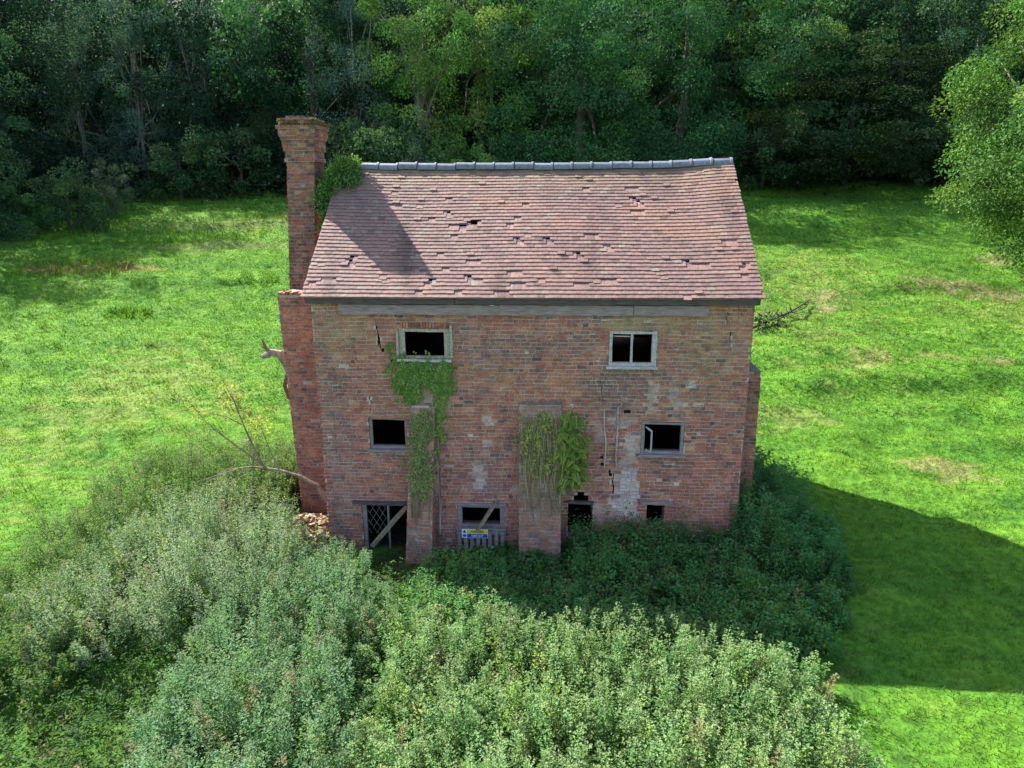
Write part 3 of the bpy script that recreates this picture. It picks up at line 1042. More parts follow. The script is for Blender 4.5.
def text(body, x, z, size, mat, par, sxx=1.0):
    cu = bpy.data.curves.new('lettering', 'FONT')
    cu.body = body
    cu.size = size
    cu.align_x = 'CENTER'
    cu.align_y = 'CENTER'
    cu.extrude = .0008
    cu.offset = .001
    cu.materials.append(mat)
    tmp = bpy.data.objects.new('lettering', cu)
    me = bpy.data.meshes.new_from_object(tmp)
    bpy.data.objects.remove(tmp)
    o = bpy.data.objects.new('lettering', me)
    COL.objects.link(o)
    o.parent = par
    o.location = tuple(np.array((x, sy - .0085, z)) - world_loc(par))
    o.rotation_euler = (math.radians(90), 0, 0)
    o.scale = (sxx, 1, 1)


text('DANGER', -1.13, .550, .062, M_BLACK, ypan, 1.1)
text('KEEP OUT', -1.13, .451, .058, M_WHITE, bpan, 1.0)
g = Geo()
g.add([(sx0 + .02, sy - .003, .517), (sx0 + .10, sy - .003, .517), (sx0 + .06, sy - .003, .593)], [[0, 1, 2]])
g.add(*box(sx0 + .052, sx0 + .068, sy - .005, sy - .001, .53, .57))
g.build('hazard_icon', M_BLACK, sg)
g = Geo()
t = np.linspace(0, 2 * np.pi, 25)[:-1]
g.add([(sx0 + .06 + .040 * math.cos(a), sy - .003,   .451 + .036 * math.sin(a)) for a in t], [list(range(24))])
g.build('round_icon', M_BLUE, sg)


# ------------------------------------------------------------------ ivy and plants on the house
def jit_cols(base, n, s=.25, r=rng):
    base = np.asarray(base)
    if base.ndim == 2:
        base = base[r.integers(len(base), size=n)]
    return np.clip(base * r.uniform(1 - s, 1 + s, (n, 1)) * r.uniform(.9, 1.1, (n, 3)), .005, .9)


def in_poly(P, poly):
    x, y = P[:, 0], P[:, 1]
    ins = np.zeros(len(P), bool)
    for (x0, y0), (x1, y1) in zip(poly, poly[1:] + poly[:1]):
        c = ((y0 > y) != (y1 > y)) & (x < (x1 - x0) * (y - y0) / (y1 - y0 + 1e-12) + x0)
        ins ^= c
    return ins


def wall_leaves(g, poly, n, y_fn, thick, size, cols, hang=.9, ragged=.55):
    poly = [tuple(p) for p in poly]
    a = np.array(poly)
    P = np.stack([rng.uniform(a[:, 0].min() - .1, a[:, 0].max() + .1, n * 3), rng.uniform(a[:, 1].min() - .1, a[:, 1].max() + .1, n * 3)], 1)
    Q = P + ragged * .16 * np.stack([n_fine(P[:, 0] * 2, P[:, 1] * 2), n_fine(P[:, 1] * 2, P[:, 0] * 2)], 1)
    P = P[in_poly(Q, poly)]
    dens = n_fine(P[:, 0] * 1.3 + 5, P[:, 1] * 1.3)
    P = P[rng.random(len(P)) < np.clip(.65 + .5 * dens, .04, 1)][:n]
    m = len(P)
    clump = .5 + .5 * np.tanh(n_fine(P[:, 0] * 1.6, P[:, 1] * 1.6))
    y = np.array([y_fn(x, z) for x, z in P]) - thick * clump * rng.uniform(.15, 1, m) - .012
    C = np.stack([P[:, 0], y, P[:, 1]], 1)
    D = np.stack([rng.normal(0, .6, m), rng.normal(-.35, .3, m), rng.normal(-hang, .4, m)], 1)
    N = np.stack([rng.normal(0, .4, m), np.full(m, -1.0), rng.normal(.5, .35, m)], 1)
    L = size * rng.uniform(.6, 1.3, m)
    leaves(g, C, D, N, L, L * .85, jit_cols(cols, m, .3))


IVY = [(0.158, 0.263, 0.048), (0.12, 0.219, 0.045), (0.217, 0.306, 0.06), (0.135, 0.231, 0.051)]
IVY_Y = [(0.243, 0.3, 0.063), (0.216, 0.312, 0.056), (0.149, 0.24, 0.049)]
g = Geo()
wall_leaves(g, [(-2.88, 4.80), (-2.80, 4.66), (-2.72, 4.38), (-2.0, 4.43), (-1.56, 4.38), (-1.52, 4.14), (-1.66, 3.75), (-1.85, 3.65), (-2.0, 4.0), (-2.18, 3.72), (-2.5, 3.45), (-2.72, 3.55), (-2.84, 3.96)], 15000, lambda x, z: 0, .12, .044, IVY)
wall_leaves(g, [(-2.02, 4.3), (-1.56, 4.40), (-1.54, 4.14), (-1.72, 3.65), (-1.84, 3.0), (-1.86, 2.4), (-2.0, 2.38), (-2.02, 3.4)], 6000, lambda x, z: 0, .10, .044, IVY_Y)
wall_leaves(g, [(-3.05, 5.0), (-2.8, 4.9), (-2.72, 4.5), (-1.5, 4.6), (-1.4, 4.0), (-1.7, 3.2), (-1.75, 2.2), (-2.1, 2.2), (-2.2, 3.4), (-2.6, 3.2), (-2.95, 3.7)], 700, lambda x, z: 0, .05, .05, IVY + IVY_Y)
P = [(-1.96, -.02, 1.3), (-1.93, -.03, 2.0), (-1.97, -.03, 2.8), (-1.9, -.04, 3.5), (-2.1, -.03, 4.2)]
g.add(*tube(P, [.03, .028, .025, .02, .01], 6), (.20, .16, .12), 1)
P = [(-1.99, -.03, 0.4), (-1.965, -.03, .9), (-1.97, -.03, 1.6), (-1.95, -.03, 2.4)]
g.add(*tube(P, [.03, .03, .025, .02], 6), (.36, .31, .27), 1)
tag(g.build('ivy', [M_IVY, M_BARK], origin=(-2.2, 0, 4)), 'green ivy spreading over the brickwork under the top left window', 'ivy')
yl = lambda x, z: -(.05 + .61 * max(0, min(1, (3.42 - z) / 3.72)) ** .9)
g = Geo()
wall_leaves(g, [(-2.50, 3.2), (-2.2, 3.35), (-2.02, 3.2), (-2.04, 2.0), (-2.12, 1.45), (-2.45, 1.42), (-2.58, 2.2)], 3000, yl, .11, .05, [(.18, .21, .06), (.25, .22, .09), (.14, .18, .05), (.22, .25, .07)])
for i in range(26):
    x = rng.uniform(-2.5, -2.08)
    zt = rng.uniform(2.2, 3.3)
    P = [(x + .04 * math.sin(3 * z + i), yl(x, z) - .03, z) for z in np.linspace(rng.uniform(.8, 1.6), zt, 8)]
    g.add(*tube(P, [.007] * 8, 4), (.22, .18, .11), 1)
tag(g.build('creeper', [M_IVY, M_BARK], origin=(-2.3, -.3, 1.4)), 'thin browning creeper covering the narrow left buttress', 'creeper')
yc = lambda x, z: -(.05 + .53 * max(0, min(1, (3.46 - z) / 3.76)) ** .9) if x < .70 else -.02
g = Geo()
wall_leaves(g, [(-.22, 2.9), (-.05, 3.25), (.3, 3.33), (.6, 3.3), (.68, 2.75), (.55, 2.4), (.45, 2.0), (.1, 1.9), (-.15, 2.3)], 900, yc, .12, .055, [(.24, .27, .055), (.34, .29, .10), (.18, .21, .045), (.30, .33, .06)])
for i in range(70):
    x, z0 = rng.uniform(-.2, .68), rng.uniform(.9, 2.4)
    zt = rng.uniform(2.4, 3.35)
    P = [(x + .06 * math.sin(2.5 * z + i) , yc(min(x, .69), z) - rng.uniform(.02, .09), z) for z in np.linspace(z0, zt, 9)]
    g.add(*tube(P, [.006] * 9, 4), np.array((.33, .27, .15)) * rng.uniform(.6, 1.2), 1)
tag(g.build('creeper', [M_IVY, M_BARK], origin=(.2, -.3, 1.6)), 'dry yellowish creeper hanging over the wide middle buttress', 'creeper')
g = Geo()
wall_leaves(g, [(.70, 3.3), (1.25, 3.2), (1.32, 2.2), (1.05, 1.5), (.75, 1.6)], 500, lambda x, z: 0, .10, .06, [(.15, .22, .035), (.19, .25, .045)])
for i in range(210):      # pinnate, fern-like sprays
    a = np.array((rng.uniform(.62, 1.15), -.10 - rng.uniform(0, .25), rng.uniform(1.72, 3.35)))
    if a[2] > 2.9 and a[0] > .98: continue
    if a[2] < 2.0 and a[0] > 1.02: continue
    d = unit(np.array((rng.normal(.25, .6), rng.normal(-.5, .3), rng.normal(-.35, .45))))
    ln = rng.uniform(.14, .28)
    t = np.linspace(.1, 1, 12)
    P = a + d * ln * t[:, None] + np.stack([0 * t, 0 * t, -.18 * ln * t ** 2], 1)
    sd = unit(np.cross(d, (0, -.5, 1.0)))
    for s in (-1, 1):
        c = jit_cols([(.20, .28, .045), (.26, .32, .055), (.14, .22, .04), (.24, .27, .06)], 1, .2)[0]
        leaves(g, P, np.tile(sd * s + d * .5, (12, 1)) + rng.normal(0, .1, (12, 3)), np.tile((0, -.6, 1.0), (12, 1)), .075 * (1.15 - t * .7), .034, np.tile(c, (12, 1)))
tag(g.build('creeper', [M_IVY], origin=(.9, -.1, 1.7)), 'bright yellow-green fern-like creeper on the right side of the middle buttress', 'creeper')


def leaf_blob(g, c, rad, n, size, cols, shell=.5, up=.4, ragged=.3):
    u = unit(rng.normal(0, 1, (n, 3)))
    lump = 1 + ragged * np.sin(u[:, 0] * 5.1 + c[0]) * np.sin(u[:, 1] * 4.3 + c[1]) + ragged * .6 * np.sin(u[:, 2] * 7 + u[:, 0] * 6)
    rr = rng.random(n) ** .45
    P = np.array(c) + u * np.array(rad) * (rr * lump)[:, None]
    D = u + rng.normal(0, .6, (n, 3)) + (0, 0, .1)
    N = u * .7 + rng.normal(0, .4, (n, 3)) + (0, 0, up)
    L = size * rng.uniform(.6, 1.3, n)
    leaves(g, P, D, N, L, L * .62, jit_cols(cols, n, .25))


bx = thing('ivy_bush', 'dense green ivy bush growing between the chimney stack and the roof ridge', 'ivy', (-4.55, 2.7, 6.6))
g = Geo()
IB = [(0.098, 0.209, 0.052), (0.135, 0.25, 0.055), (0.075, 0.162, 0.044)]
leaf_blob(g, (-4.74, 2.75, 7.62), (.40, .42, .62), 4600, .070, IB)
leaf_blob(g, (-4.55, 2.9, 8.08), (.34, .38, .44), 2800, .070, IB)
leaf_blob(g, (-4.36, 3.0, 8.36), (.26, .3, .22), 1200, .070, [(.15, .23, .045), (.11, .19, .035)])
leaf_blob(g, (-4.30, 2.85, 7.90), (.28, .3, .34), 1900, .070, IB)
leaf_blob(g, (-4.76, 2.45, 7.0), (.22, .3, .45), 1700, .070, IB)
leaf_blob(g, (-4.80, 2.3, 6.4), (.16, .25, .5), 1100, .07, IB)
g.build('foliage', M_IVY, bx)
g = Geo()
for i in range(7):
    e = (-4.65 + rng.normal(0, .25), 2.7 + rng.normal(0, .2), 7.9 + rng.normal(0, .3))
    P = [(-4.72, 2.5, 5.9), (-4.70, 2.5, 6.6), ((e[0] - 4.7) / 2, (e[1] + 2.5) / 2, 7.2), e]
    g.add(*tube(P, [.03, .028, .02, .006], 5), (.16, .12, .08))
g.build('stem', M_BARK, bx)


# ------------------------------------------------------------------ thickets of upright leafy stems
def stems_leaves(g, gs, X, Y, H, lean, cols, per, size, tipcol=None, tall=.72, droop=0.):
    n = len(X)
    Z = terrain(X, Y)
    base = np.stack([X, Y, Z], 1)
    dirn = unit(np.concatenate([lean + rng.normal(0, .10, (n, 2)), np.ones((n, 1))], 1))
    bend = rng.normal(0, .08, (n, 2))
    k = per
    t = 1 - tall * np.sort(rng.random((n, k)), 1) ** 1.15
    P = base[:, None] + dirn[:, None] * (H[:, None] * t)[..., None]
    P[..., :2] += bend[:, None] * (t ** 2)[..., None] * H[:, None, None]
    ang = rng.uniform(0, 2 * np.pi, (n, k))
    spread = (1.10 - t) * .17 * H[:, None] * rng.uniform(.2, 1, (n, k)) + .012
    O = np.stack([np.cos(ang), np.sin(ang), np.zeros_like(ang)], -1)
    P = P + O * spread[..., None]
    D = O + np.stack([np.zeros_like(ang)] * 2 + [rng.normal(.25 - droop, .35, (n, k))], -1)
    N = rng.normal(0, .35, (n, k, 3)) + (0, 0, 1.0) + .35 * O
    L = size * rng.uniform(.65, 1.3, (n, k)) * (1.25 - .55 * t)
    stemtone = jit_cols(cols, n, .18)
    odd = rng.random(n)
    stemtone = np.where((odd < .028)[:, None], np.array((.24, .19, .10)) * rng.uniform(.6, 1.1, (n, 1)), stemtone)
    stemtone = np.where((odd > .93)[:, None], stemtone * (1.25, 1.1, .7), stemtone)
    C = np.repeat(stemtone[:, None], k, 1) * rng.uniform(.75, 1.25, (n, k, 1))
    if tipcol is not None:
        w = (smooth(.86, 1.0, t) * rng.uniform(.3, 1, (n, k)))[..., None]
        C = C * (1 - w) + np.array(tipcol) * w
    leaves(g, P.reshape(-1, 3), D.reshape(-1, 3), N.reshape(-1, 3), L.ravel(), (L * .52).ravel(), C.reshape(-1, 3))
    if gs is not None:
        a = base
        b = base + dirn * H[:, None] * .97
        b[:, :2] += bend * H[:, None] * .94
        s = np.array([.006, 0, 0])
        V = np.stack([a - s, a + s, b + s * .3, b - s * .3], 1).reshape(-1, 3)
        gs.add(V, np.arange(4 * n).reshape(-1, 4), (.12, .12, .06))


def mound(label, ells, dens, cols, per=100, size=.060, tip=None, name='shrub', cat='shrub', tall=.72, group=None):
    e = np.array(ells, float)
    x0, x1 = (e[:, 0] - e[:, 2]).min(), (e[:, 0] + e[:, 2]).max()
    y0, y1 = (e[:, 1] - e[:, 3]).min(), (e[:, 1] + e[:, 3]).max()
    n = int(dens * (x1 - x0) * (y1 - y0))
    X, Y = rng.uniform(x0, x1, n), rng.uniform(y0, y1, n)
    H = np.zeros(n)
    LX, LY = np.zeros(n), np.zeros(n)
    for cx, cy, rx, ry, h in ells:
        u, v = (X - cx) / rx, (Y - cy) / ry
        d = np.hypot(u, v) + .10 * n_small(X * 1.2, Y * 1.2) + .05 * n_fine(X, Y)
        hh = h * np.sqrt(np.clip(1 - d ** 6, 0, 1)) * (.86 + .12 * n_small(X, Y) + .05 * n_fine(X, Y))
        b = hh > H
        H = np.where(b, hh, H)
        LX, LY = np.where(b, u * d ** 2, LX), np.where(b, v * d ** 2, LY)
    k = (H > .22) & ~((n_small(X * 1.4 + 7, Y * 1.4) + .4 * n_fine(X, Y) > 1.25) & (rng.random(n) < .75))
    X, Y, H, LX, LY = X[k], Y[k], H[k] * rng.uniform(.80, 1.14, k.sum()), LX[k], LY[k]
    inside = (np.abs(X) < HW + .05) & (Y > -.12) & (Y < HD)
    X, Y, H, LX, LY = [a[~inside] for a in (X, Y, H, LX, LY)]
    cx, cy = X.mean(), Y.mean()
    t = thing(name, label, cat, (float(cx), float(cy), float(terrain(cx, cy))), group)
    g, gs = Geo(), Geo()
    stems_leaves(g, gs, X, Y, H, .30 * np.stack([LX, LY], 1), cols, per, size, tip, tall)
    g.build('foliage', M_SHRUB, t)
    gs.build('stems', M_STEM, t)
    return t


GREYG = [(0.138, 0.261, 0.12), (0.116, 0.233, 0.106), (0.16, 0.275, 0.137), (0.109, 0.214, 0.09)]
GREYP = [(0.211, 0.315, 0.174), (0.193, 0.287, 0.152), (0.25, 0.336, 0.208), (0.166, 0.266, 0.121)]
MIDG = [(0.095, 0.192, 0.048), (0.112, 0.203, 0.053), (0.084, 0.17, 0.048), (0.123, 0.198, 0.057)]
DEEP = [(0.077, 0.218, 0.069), (0.092, 0.244, 0.076), (0.103, 0.235, 0.081)]
BRIGHT = [(0.089, 0.166, 0.038), (0.106, 0.174, 0.043), (0.085, 0.149, 0.043), (0.111, 0.162, 0.06)]
mound('broad pale green thicket of upright leafy stems filling the bottom middle', [(1.4, -5.95, 3.3, 2.75, 1.2), (-.9, -5.1, 1.6, 2.2, 1.1), (-1.0, -7.4, 1.5, 2.0, 1.05), (-1.7, -3.9, 1.1, 1.1, .9), (2.75, -5.9, 1.75, 2.3, 1.10), (.6, -8.2, 3.0, 2.0, 1.15), (2.1, -8.3, 1.6, 1.6, 1.0), (3.5, -4.6, 1.3, 1.2, .9)], 34, [(.165, .285, .105), (.148, .262, .092), (.188, .30, .12), (.13, .235, .08)], tip=(.27, .35, .165))
mound('blue-green leafy thicket running from the latticed opening to the bottom edge', [(-3.95, -1.9, .95, 1.35, 1.0), (-4.1, -4.0, 1.5, 2.4, 1.3), (-3.7, -6.4, 1.45, 2.0, 1.3), (-3.3, -8.2, 1.5, 1.6, 1.2), (-3.3, -3.0, 1.0, 1.1, .95)], 34, GREYG, tip=(.18, .24, .14))
mound('grey-green thicket of thin stems left of the rubble heap', [(-6.6, -1.7, 2.1, 2.5, 1.6), (-7.8, -3.0, 1.5, 1.7, 1.35)], 36, GREYP, tip=(.21, .215, .155), size=.056)
mound('mid-green thicket at the far left edge of the overgrowth', [(-9.0, -2.6, 1.7, 2.4, 1.15), (-8.6, -4.4, 1.3, 1.2, 1.0)], 30, MIDG, tip=(.2, .25, .1))
mound('rounded green thicket behind the others nearest the open field', [(-8.7, 1.9, 2.4, 2.2, 1.4), (-7.3, 3.2, 1.9, 1.7, 1.2), (-9.4, .2, 1.8, 1.5, 1.2)], 30, MIDG, tip=(.22, .26, .11), size=.060)
mound('small bright green bush beside the base of the chimney breast', [(-6.5, 1.0, .75, .8, 1.0), (-6.1, .9, .5, .5, .8), (-6.5, 2.4, .7, .8, .9)], 36, BRIGHT, size=.10)
mound('dark green bush pressed against the right end wall', [(5.3, 1.0, .85, 1.7, 1.75), (5.8, 2.9, .8, 1.2, 1.25), (5.5, -.7, 1.0, 1.0, 1.2), (6.2, .6, .7, 1.4, 1.0)], 40, DEEP, size=.09)

# low nettles along the shaded front of the house
n = 9000
X, Y = rng.uniform(-2.1, 6.9, n), rng.uniform(-3.9, 4.2, n)
edge = np.where(Y < 0, 6.3 + .3 * n_small(Y, X) + .35 * n_fine(X, Y) - .42 * np.maximum(-Y - 1.3, 0), 6.5 - .35 * np.maximum(Y, 0) + .3 * n_small(Y, X))
ok = (X < edge) & ~((Y > -.06) & (X < HW + .1)) & (Y > -3.75 + .2 * n_small(X, Y))
ok &= ~((X < -1.75) & (Y > -1.1 + .3 * n_fine(X, Y))) & ~((np.abs(X - .25) < .5) & (Y > -.5)) & ~((X < -1.5) & (Y > -.4))
X, Y = X[ok], Y[ok]
H = (.62 + .15 * n_small(X, Y) + .18 * smooth(-1.2, 0, Y)) * rng.uniform(.7, 1.2, len(X)) * (1 - .6 * smooth(-.9, 0, X - edge[ok]))
H *= np.where((X > -1.8) & (X < -.3) & (Y > -1.3), .22 + .4 * smooth(-.7, -1.4, Y), 1)
H *= np.where((X > .85) & (Y > -1.3) & (Y < 0), 1.25, 1)
H *= np.where((np.abs(X - .25) < .7) & (Y > -2.0), .38, 1)
g = Geo()
stems_leaves(g, None, X, Y, np.maximum(H, .15), np.zeros((len(X), 2)), DEEP + MIDG[:2], 26, .088, None, .8)
tag(g.build('nettles', M_SHRUB), 'dark green nettles massed along the shaded foot of the brick wall', 'nettles', kind='stuff')

# weeds and rough grass in the bottom left corner and between the thickets
n = 7000
X, Y = rng.uniform(-11, 7.5, n), rng.uniform(-10.5, -1.0, n)
ok = (Y < -4.2 + .5 * n_small(X, Y)) & (X < -3.0) | (rng.random(n) < .8) & (X < 4.4) & (X > -9) & (Y < -3.6)
ok |= (rng.random(n) < .35) & (X < -6) & (Y < 2)
ok |= (X > -3.3) & (X < -1.6) & (Y < -1.5) & (Y > -4.5)
X, Y = X[ok], Y[ok]
g = Geo()
stems_leaves(g, None, X, Y, (.40 + .12 * (X > -3)) * rng.uniform(.5, 1.4, len(X)) * (1 + .3 * n_small(X, Y)), np.zeros((len(X), 2)), [(.045, .12, .025), (.07, .16, .03), (.06, .125, .04), (.05, .10, .03)], 14, .085, None, .9)
tag(g.build('weeds', M_SHRUB), 'low rough weeds growing between and in front of the thickets', 'weeds', kind='stuff')

# ------------------------------------------------------------------ grass
def blades(n, x0, x1, y0, y1, h, w, seed, keep=None):
    r = np.random.default_rng(seed)
    X, Y = r.uniform(x0, x1, n), r.uniform(y0, y1, n)
    k = ~((np.abs(X) < HW + .1) & (Y > -.2) & (Y < HD + .1)) & ~((X < -4.4) & (X > -5.9) & (Y > 1.5) & (Y < 3.8))
    if keep is not None:
        k &= keep(X, Y)
    # only what the field shows: wedge in front of the viewpoint with a margin at both sides
    a = (X - CAM[0]) / np.maximum(Y - CAM[1], .1)
    k &= np.abs(a + .05) < .92
    X, Y = X[k], Y[k]
    n = len(X)
    tus = np.clip(.85 + .28 * n_small(X * 1.3 + 3, Y * 2.2) + .2 * n_fine(X, Y), .3, 2.2)
    H = h * r.uniform(.5, 1.4, n) * tus
    c = ground_col(X, Y) * r.uniform(.75, 1.3, (n, 1)) * r.uniform(.9, 1.1, (n, 3))
    Z = terrain(X, Y) - .01
    an = r.uniform(0, 2 * np.pi, n)
    s = np.stack([np.cos(an), np.sin(an), np.zeros(n)], 1) * (w * r.uniform(.6, 1.3, n))[:, None] / 2
    ln = np.stack([r.normal(.15, .45, n), r.normal(-.1, .45, n), np.ones(n)], 1) * H[:, None]
    B = np.stack([X, Y, Z], 1)
    V = np.stack([B - s, B + s, B + ln], 1).reshape(-1, 3)
    g.add(V, np.arange(3 * n).reshape(-1, 3), np.repeat(c, 3, 0))


g = Geo()
blades(300000, -23, 19, -9.5, 8, .085, .020, 1)
blades(270000, -38, 34, 8, 30, .11, .036, 2)
blades(150000, -58, 54, 30, 62, .17, .060, 3)
r = np.random.default_rng(9)
for (tx, ty, tr, th, tn) in [(-22, 31, 4, .35, 500), (-27, 31, 5, .4, 600), (-16, 33, 5, .3, 500), (-26, 24, 3, .4, 600), (-15, 22, 1.2, .3, 200), (-19, 17, 1.0, .3, 200)]:
    blades(tn, tx - tr, tx + tr, ty - tr * .5, ty + tr * .5, th, .07, int(tn + tx))
tag(g.build('grass', M_GRASS), 'short bright green grass of the sloping meadow', 'grass', kind='stuff')

# ------------------------------------------------------------------ rubble, dead wood
g = Geo()
for i in range(900):
    a, rr = rng.uniform(0, 2 * np.pi), math.sqrt(rng.random())
    x, y = -5.25 + .95 * rr * math.cos(a), .45 + 1.0 * rr * math.sin(a)
    if x > -4.52 and y > -.1: continue
    z = float(terrain(x, y)) + .50 * (1 - rr ** 1.5) * rng.uniform(.7, 1.0)
    s = rng.uniform(.02, .075, 3) * (1.2, .8, .45)
    v, f = box(-s[0], s[0], -s[1], s[1], -s[2], s[2])
    v = v + rng.normal(0, .012, v.shape)
    m = np.array(Matrix.Rotation(rng.uniform(0, 6), 3, 'Z') @ Matrix.Rotation(rng.normal(0, .4), 3, 'X'))
    c = [(.24, .18, .11), (.28, .21, .12), (.24, .11, .07), (.34, .29, .21), (.22, .20, .07)][rng.integers(5)]
    g.add(v @ m.T + (x, y, z), f, np.array(c) * rng.uniform(.7, 1.2))
nr_, na_ = 8, 24
V = [(-5.25 + 1.05 * (i / nr_) * math.cos(2 * math.pi * j / na_), .45 + 1.1 * (i / nr_) * math.sin(2 * math.pi * j / na_), float(terrain(-5.2, .4)) + .50 * (1 - (i / nr_) ** 1.5) + rng.normal(0, .03) - .05) for i in range(nr_ + 1) for j in range(na_)]
F = [(i * na_ + j, (i + 1) * na_ + j, (i + 1) * na_ + (j + 1) % na_, i * na_ + (j + 1) % na_) for i in range(nr_) for j in range(na_)]
g.add(V, F, (.20, .18, .075))
tag(g.build('rubble', M_STONE, origin=(-5.25, .45, .3)), 'pale heap of broken brick and earth at the left corner of the house', 'rubble', kind='stuff')

dead = thing('dead_branch', 'long bare fallen branch with a few yellow leaves reaching left from the rubble heap', 'branch', (-4.95, .8, .9))
g = Geo()
BC = (.20, .155, .115)
main = [(-4.75, .75, .80), (-4.97, .8, 1.15), (-5.4, .85, 1.38), (-5.9, .9, 1.50), (-6.55, .95, 1.55), (-7.1, 1.0, 1.45)]
g.add(*tube(main, [.085, .058, .038, .032, .024, .014], 7), BC)
tips = []


def limb(P, R):
    g.add(*tube(P, R, 5), np.array(BC) * rng.uniform(.75, 1.25))
    tips.append(P[-1])


limb([(-6.25, .9, 1.53), (-6.38, .8, 2.0), (-6.55, .75, 2.6), (-6.72, .75, 3.2), (-6.88, .8, 3.5)], [.028, .024, .02, .016, .008])
limb([(-6.2, .9, 1.53), (-6.6, .8, 1.95), (-7.0, .7, 2.35), (-7.4, .65, 2.75), (-7.6, .6, 3.1)], [.026, .022, .018, .012, .007])
limb([(-6.6, .76, 2.65), (-6.95, .75, 2.85), (-7.35, .72, 2.95)], [.014, .011, .006])
limb([(-5.9, .9, 1.5), (-6.1, .95, 2.0), (-6.3, 1.0, 2.6)], [.015, .012, .006])
limb([(-6.75, .95, 1.5), (-7.0, .7, 1.2), (-7.3, .5, .95)], [.016, .012, .006])
limb([(-6.9, .98, 1.48), (-7.3, .8, 1.4), (-7.8, .7, 1.25)], [.014, .01, .005])
for i in range(34):
    b = np.array([main[3], main[4], main[5], (-6.9, .7, 1.1), (-6.45, .77, 2.3), (-6.72, .75, 3.2), (-7.2, .68, 2.55), (-7.5, .6, 3.0)][rng.integers(8)])
    d = unit(np.array((rng.normal(-.5, .5), rng.normal(0, .4), rng.normal(.05, .6))))
    L = rng.uniform(.25, .6)
    P = [b, b + d * L * .5 + rng.normal(0, .03, 3), b + d * L + rng.normal(0, .05, 3)]
    g.add(*tube(P, [.007, .005, .003], 4), (.30, .26, .22))
g.build('limb', M_BARK, dead)
g = Geo()
for c, rr, n in [((-6.85, .78, 3.35), .30, 180), ((-6.55, .75, 3.0), .28, 130), ((-6.35, .85, 2.75), .25, 90), ((-7.55, .62, 2.95), .22, 60), ((-6.3, 1.0, 2.5), .3, 110)]:
    leaf_blob(g, c, (rr, rr, rr * 1.2), n, .07, [(.33, .31, .09), (.26, .27, .08), (.20, .22, .09)])
g.build('leaves', M_SHRUB, dead)
g = Geo()
P = [(-5.85, 3.0, 2.9), (-6.20, 2.9, 3.20), (-6.30, 2.9, 3.60), (-6.42, 2.88, 3.84), (-6.62, 2.86, 3.88), (-6.86, 2.84, 3.76)]
g.add(*tube(P, [.05, .07, .095, .11, .09, .055], 8), (.27, .225, .20))
g.add(*tube([(-6.66, 2.86, 3.88), (-6.76, 2.86, 4.0), (-6.82, 2.86, 4.20)], [.065, .045, .018], 6), (.18, .14, .115))
g.add(*tube([(-6.24, 2.9, 3.35), (-6.36, 2.88, 3.0), (-6.30, 2.9, 2.7), (-6.15, 2.95, 2.35)], [.06, .055, .04, .015], 6), (.15, .09, .06))
tag(g.build('tree_stub', M_BARK, origin=(-5.9, 2.9, 3.0)), 'broken pale tree stub jutting out behind the chimney breast', 'tree stub')
fb = Geo()
bz = lambda x, y: float(terrain(x, y))
P = [(8.6, 14.9), (9.6, 15.6), (10.7, 16.8), (12.3, 19.1)]
fb.add(*tube([(x, y, bz(x, y) + h) for (x, y), h in zip(P, (.12, .2, .25, .3))], [.06, .06, .05, .03], 6), (.09, .075, .055))
for i in range(26):
    t = rng.random()
    k = min(int(t * 3), 2)
    a = np.array(P[k]) * (1 - (t * 3 - k)) + np.array(P[k + 1]) * (t * 3 - k)
    b = np.array((a[0], a[1], bz(*a) + .2))
    d = unit(rng.normal(0, 1, 3) + (0, -.3, .2))
    L = rng.uniform(.25, .6)
    fb.add(*tube([b, b + d * L * .5 + rng.normal(0, .05, 3), b + d * L], [.03, .02, .008], 4), (.075, .065, .05))
leaf_blob(fb, (9.3, 15.2, bz(9.3, 15.2) + .25), (.8, .6, .3), 260, .12, [(.04, .08, .03), (.06, .10, .04)])
tag(fb.build('fallen_branch', M_BARK, origin=(9.6, 15.6, bz(9.6, 15.6))), 'dark fallen branch lying on the field just right of the house', 'branch')
sap = Geo()
P = [(9.0, 14.9, bz(9, 14.9)), (9.05, 14.9, bz(9, 14.9) + .9), (9.2, 14.9, bz(9, 14.9) + 1.7), (9.3, 14.9, bz(9, 14.9) + 2.5)]
sap.add(*tube(P, [.018, .015, .011, .006], 5), (.22, .19, .13))
for i in range(16):
    t = rng.uniform(.3, 1)
    b = np.array((9.0 + .28 * t, 14.9, bz(9, 14.9) + 2.5 * t))
    d = unit(rng.normal(0, 1, 3) + (0, 0, .6))
    sap.add(*tube([b, b + d * .2, b + d * .38 + (0, 0, .05)], [.007, .005, .003], 4), (.25, .22, .15))
leaf_blob(sap, (9.2, 14.9, bz(9, 14.9) + 1.8), (.3, .3, .7), 70, .07, [(.2, .24, .08)])
tag(sap.build('sapling', M_BARK, origin=P[0]), 'thin bare sapling standing in the grass beside the right gable', 'sapling')

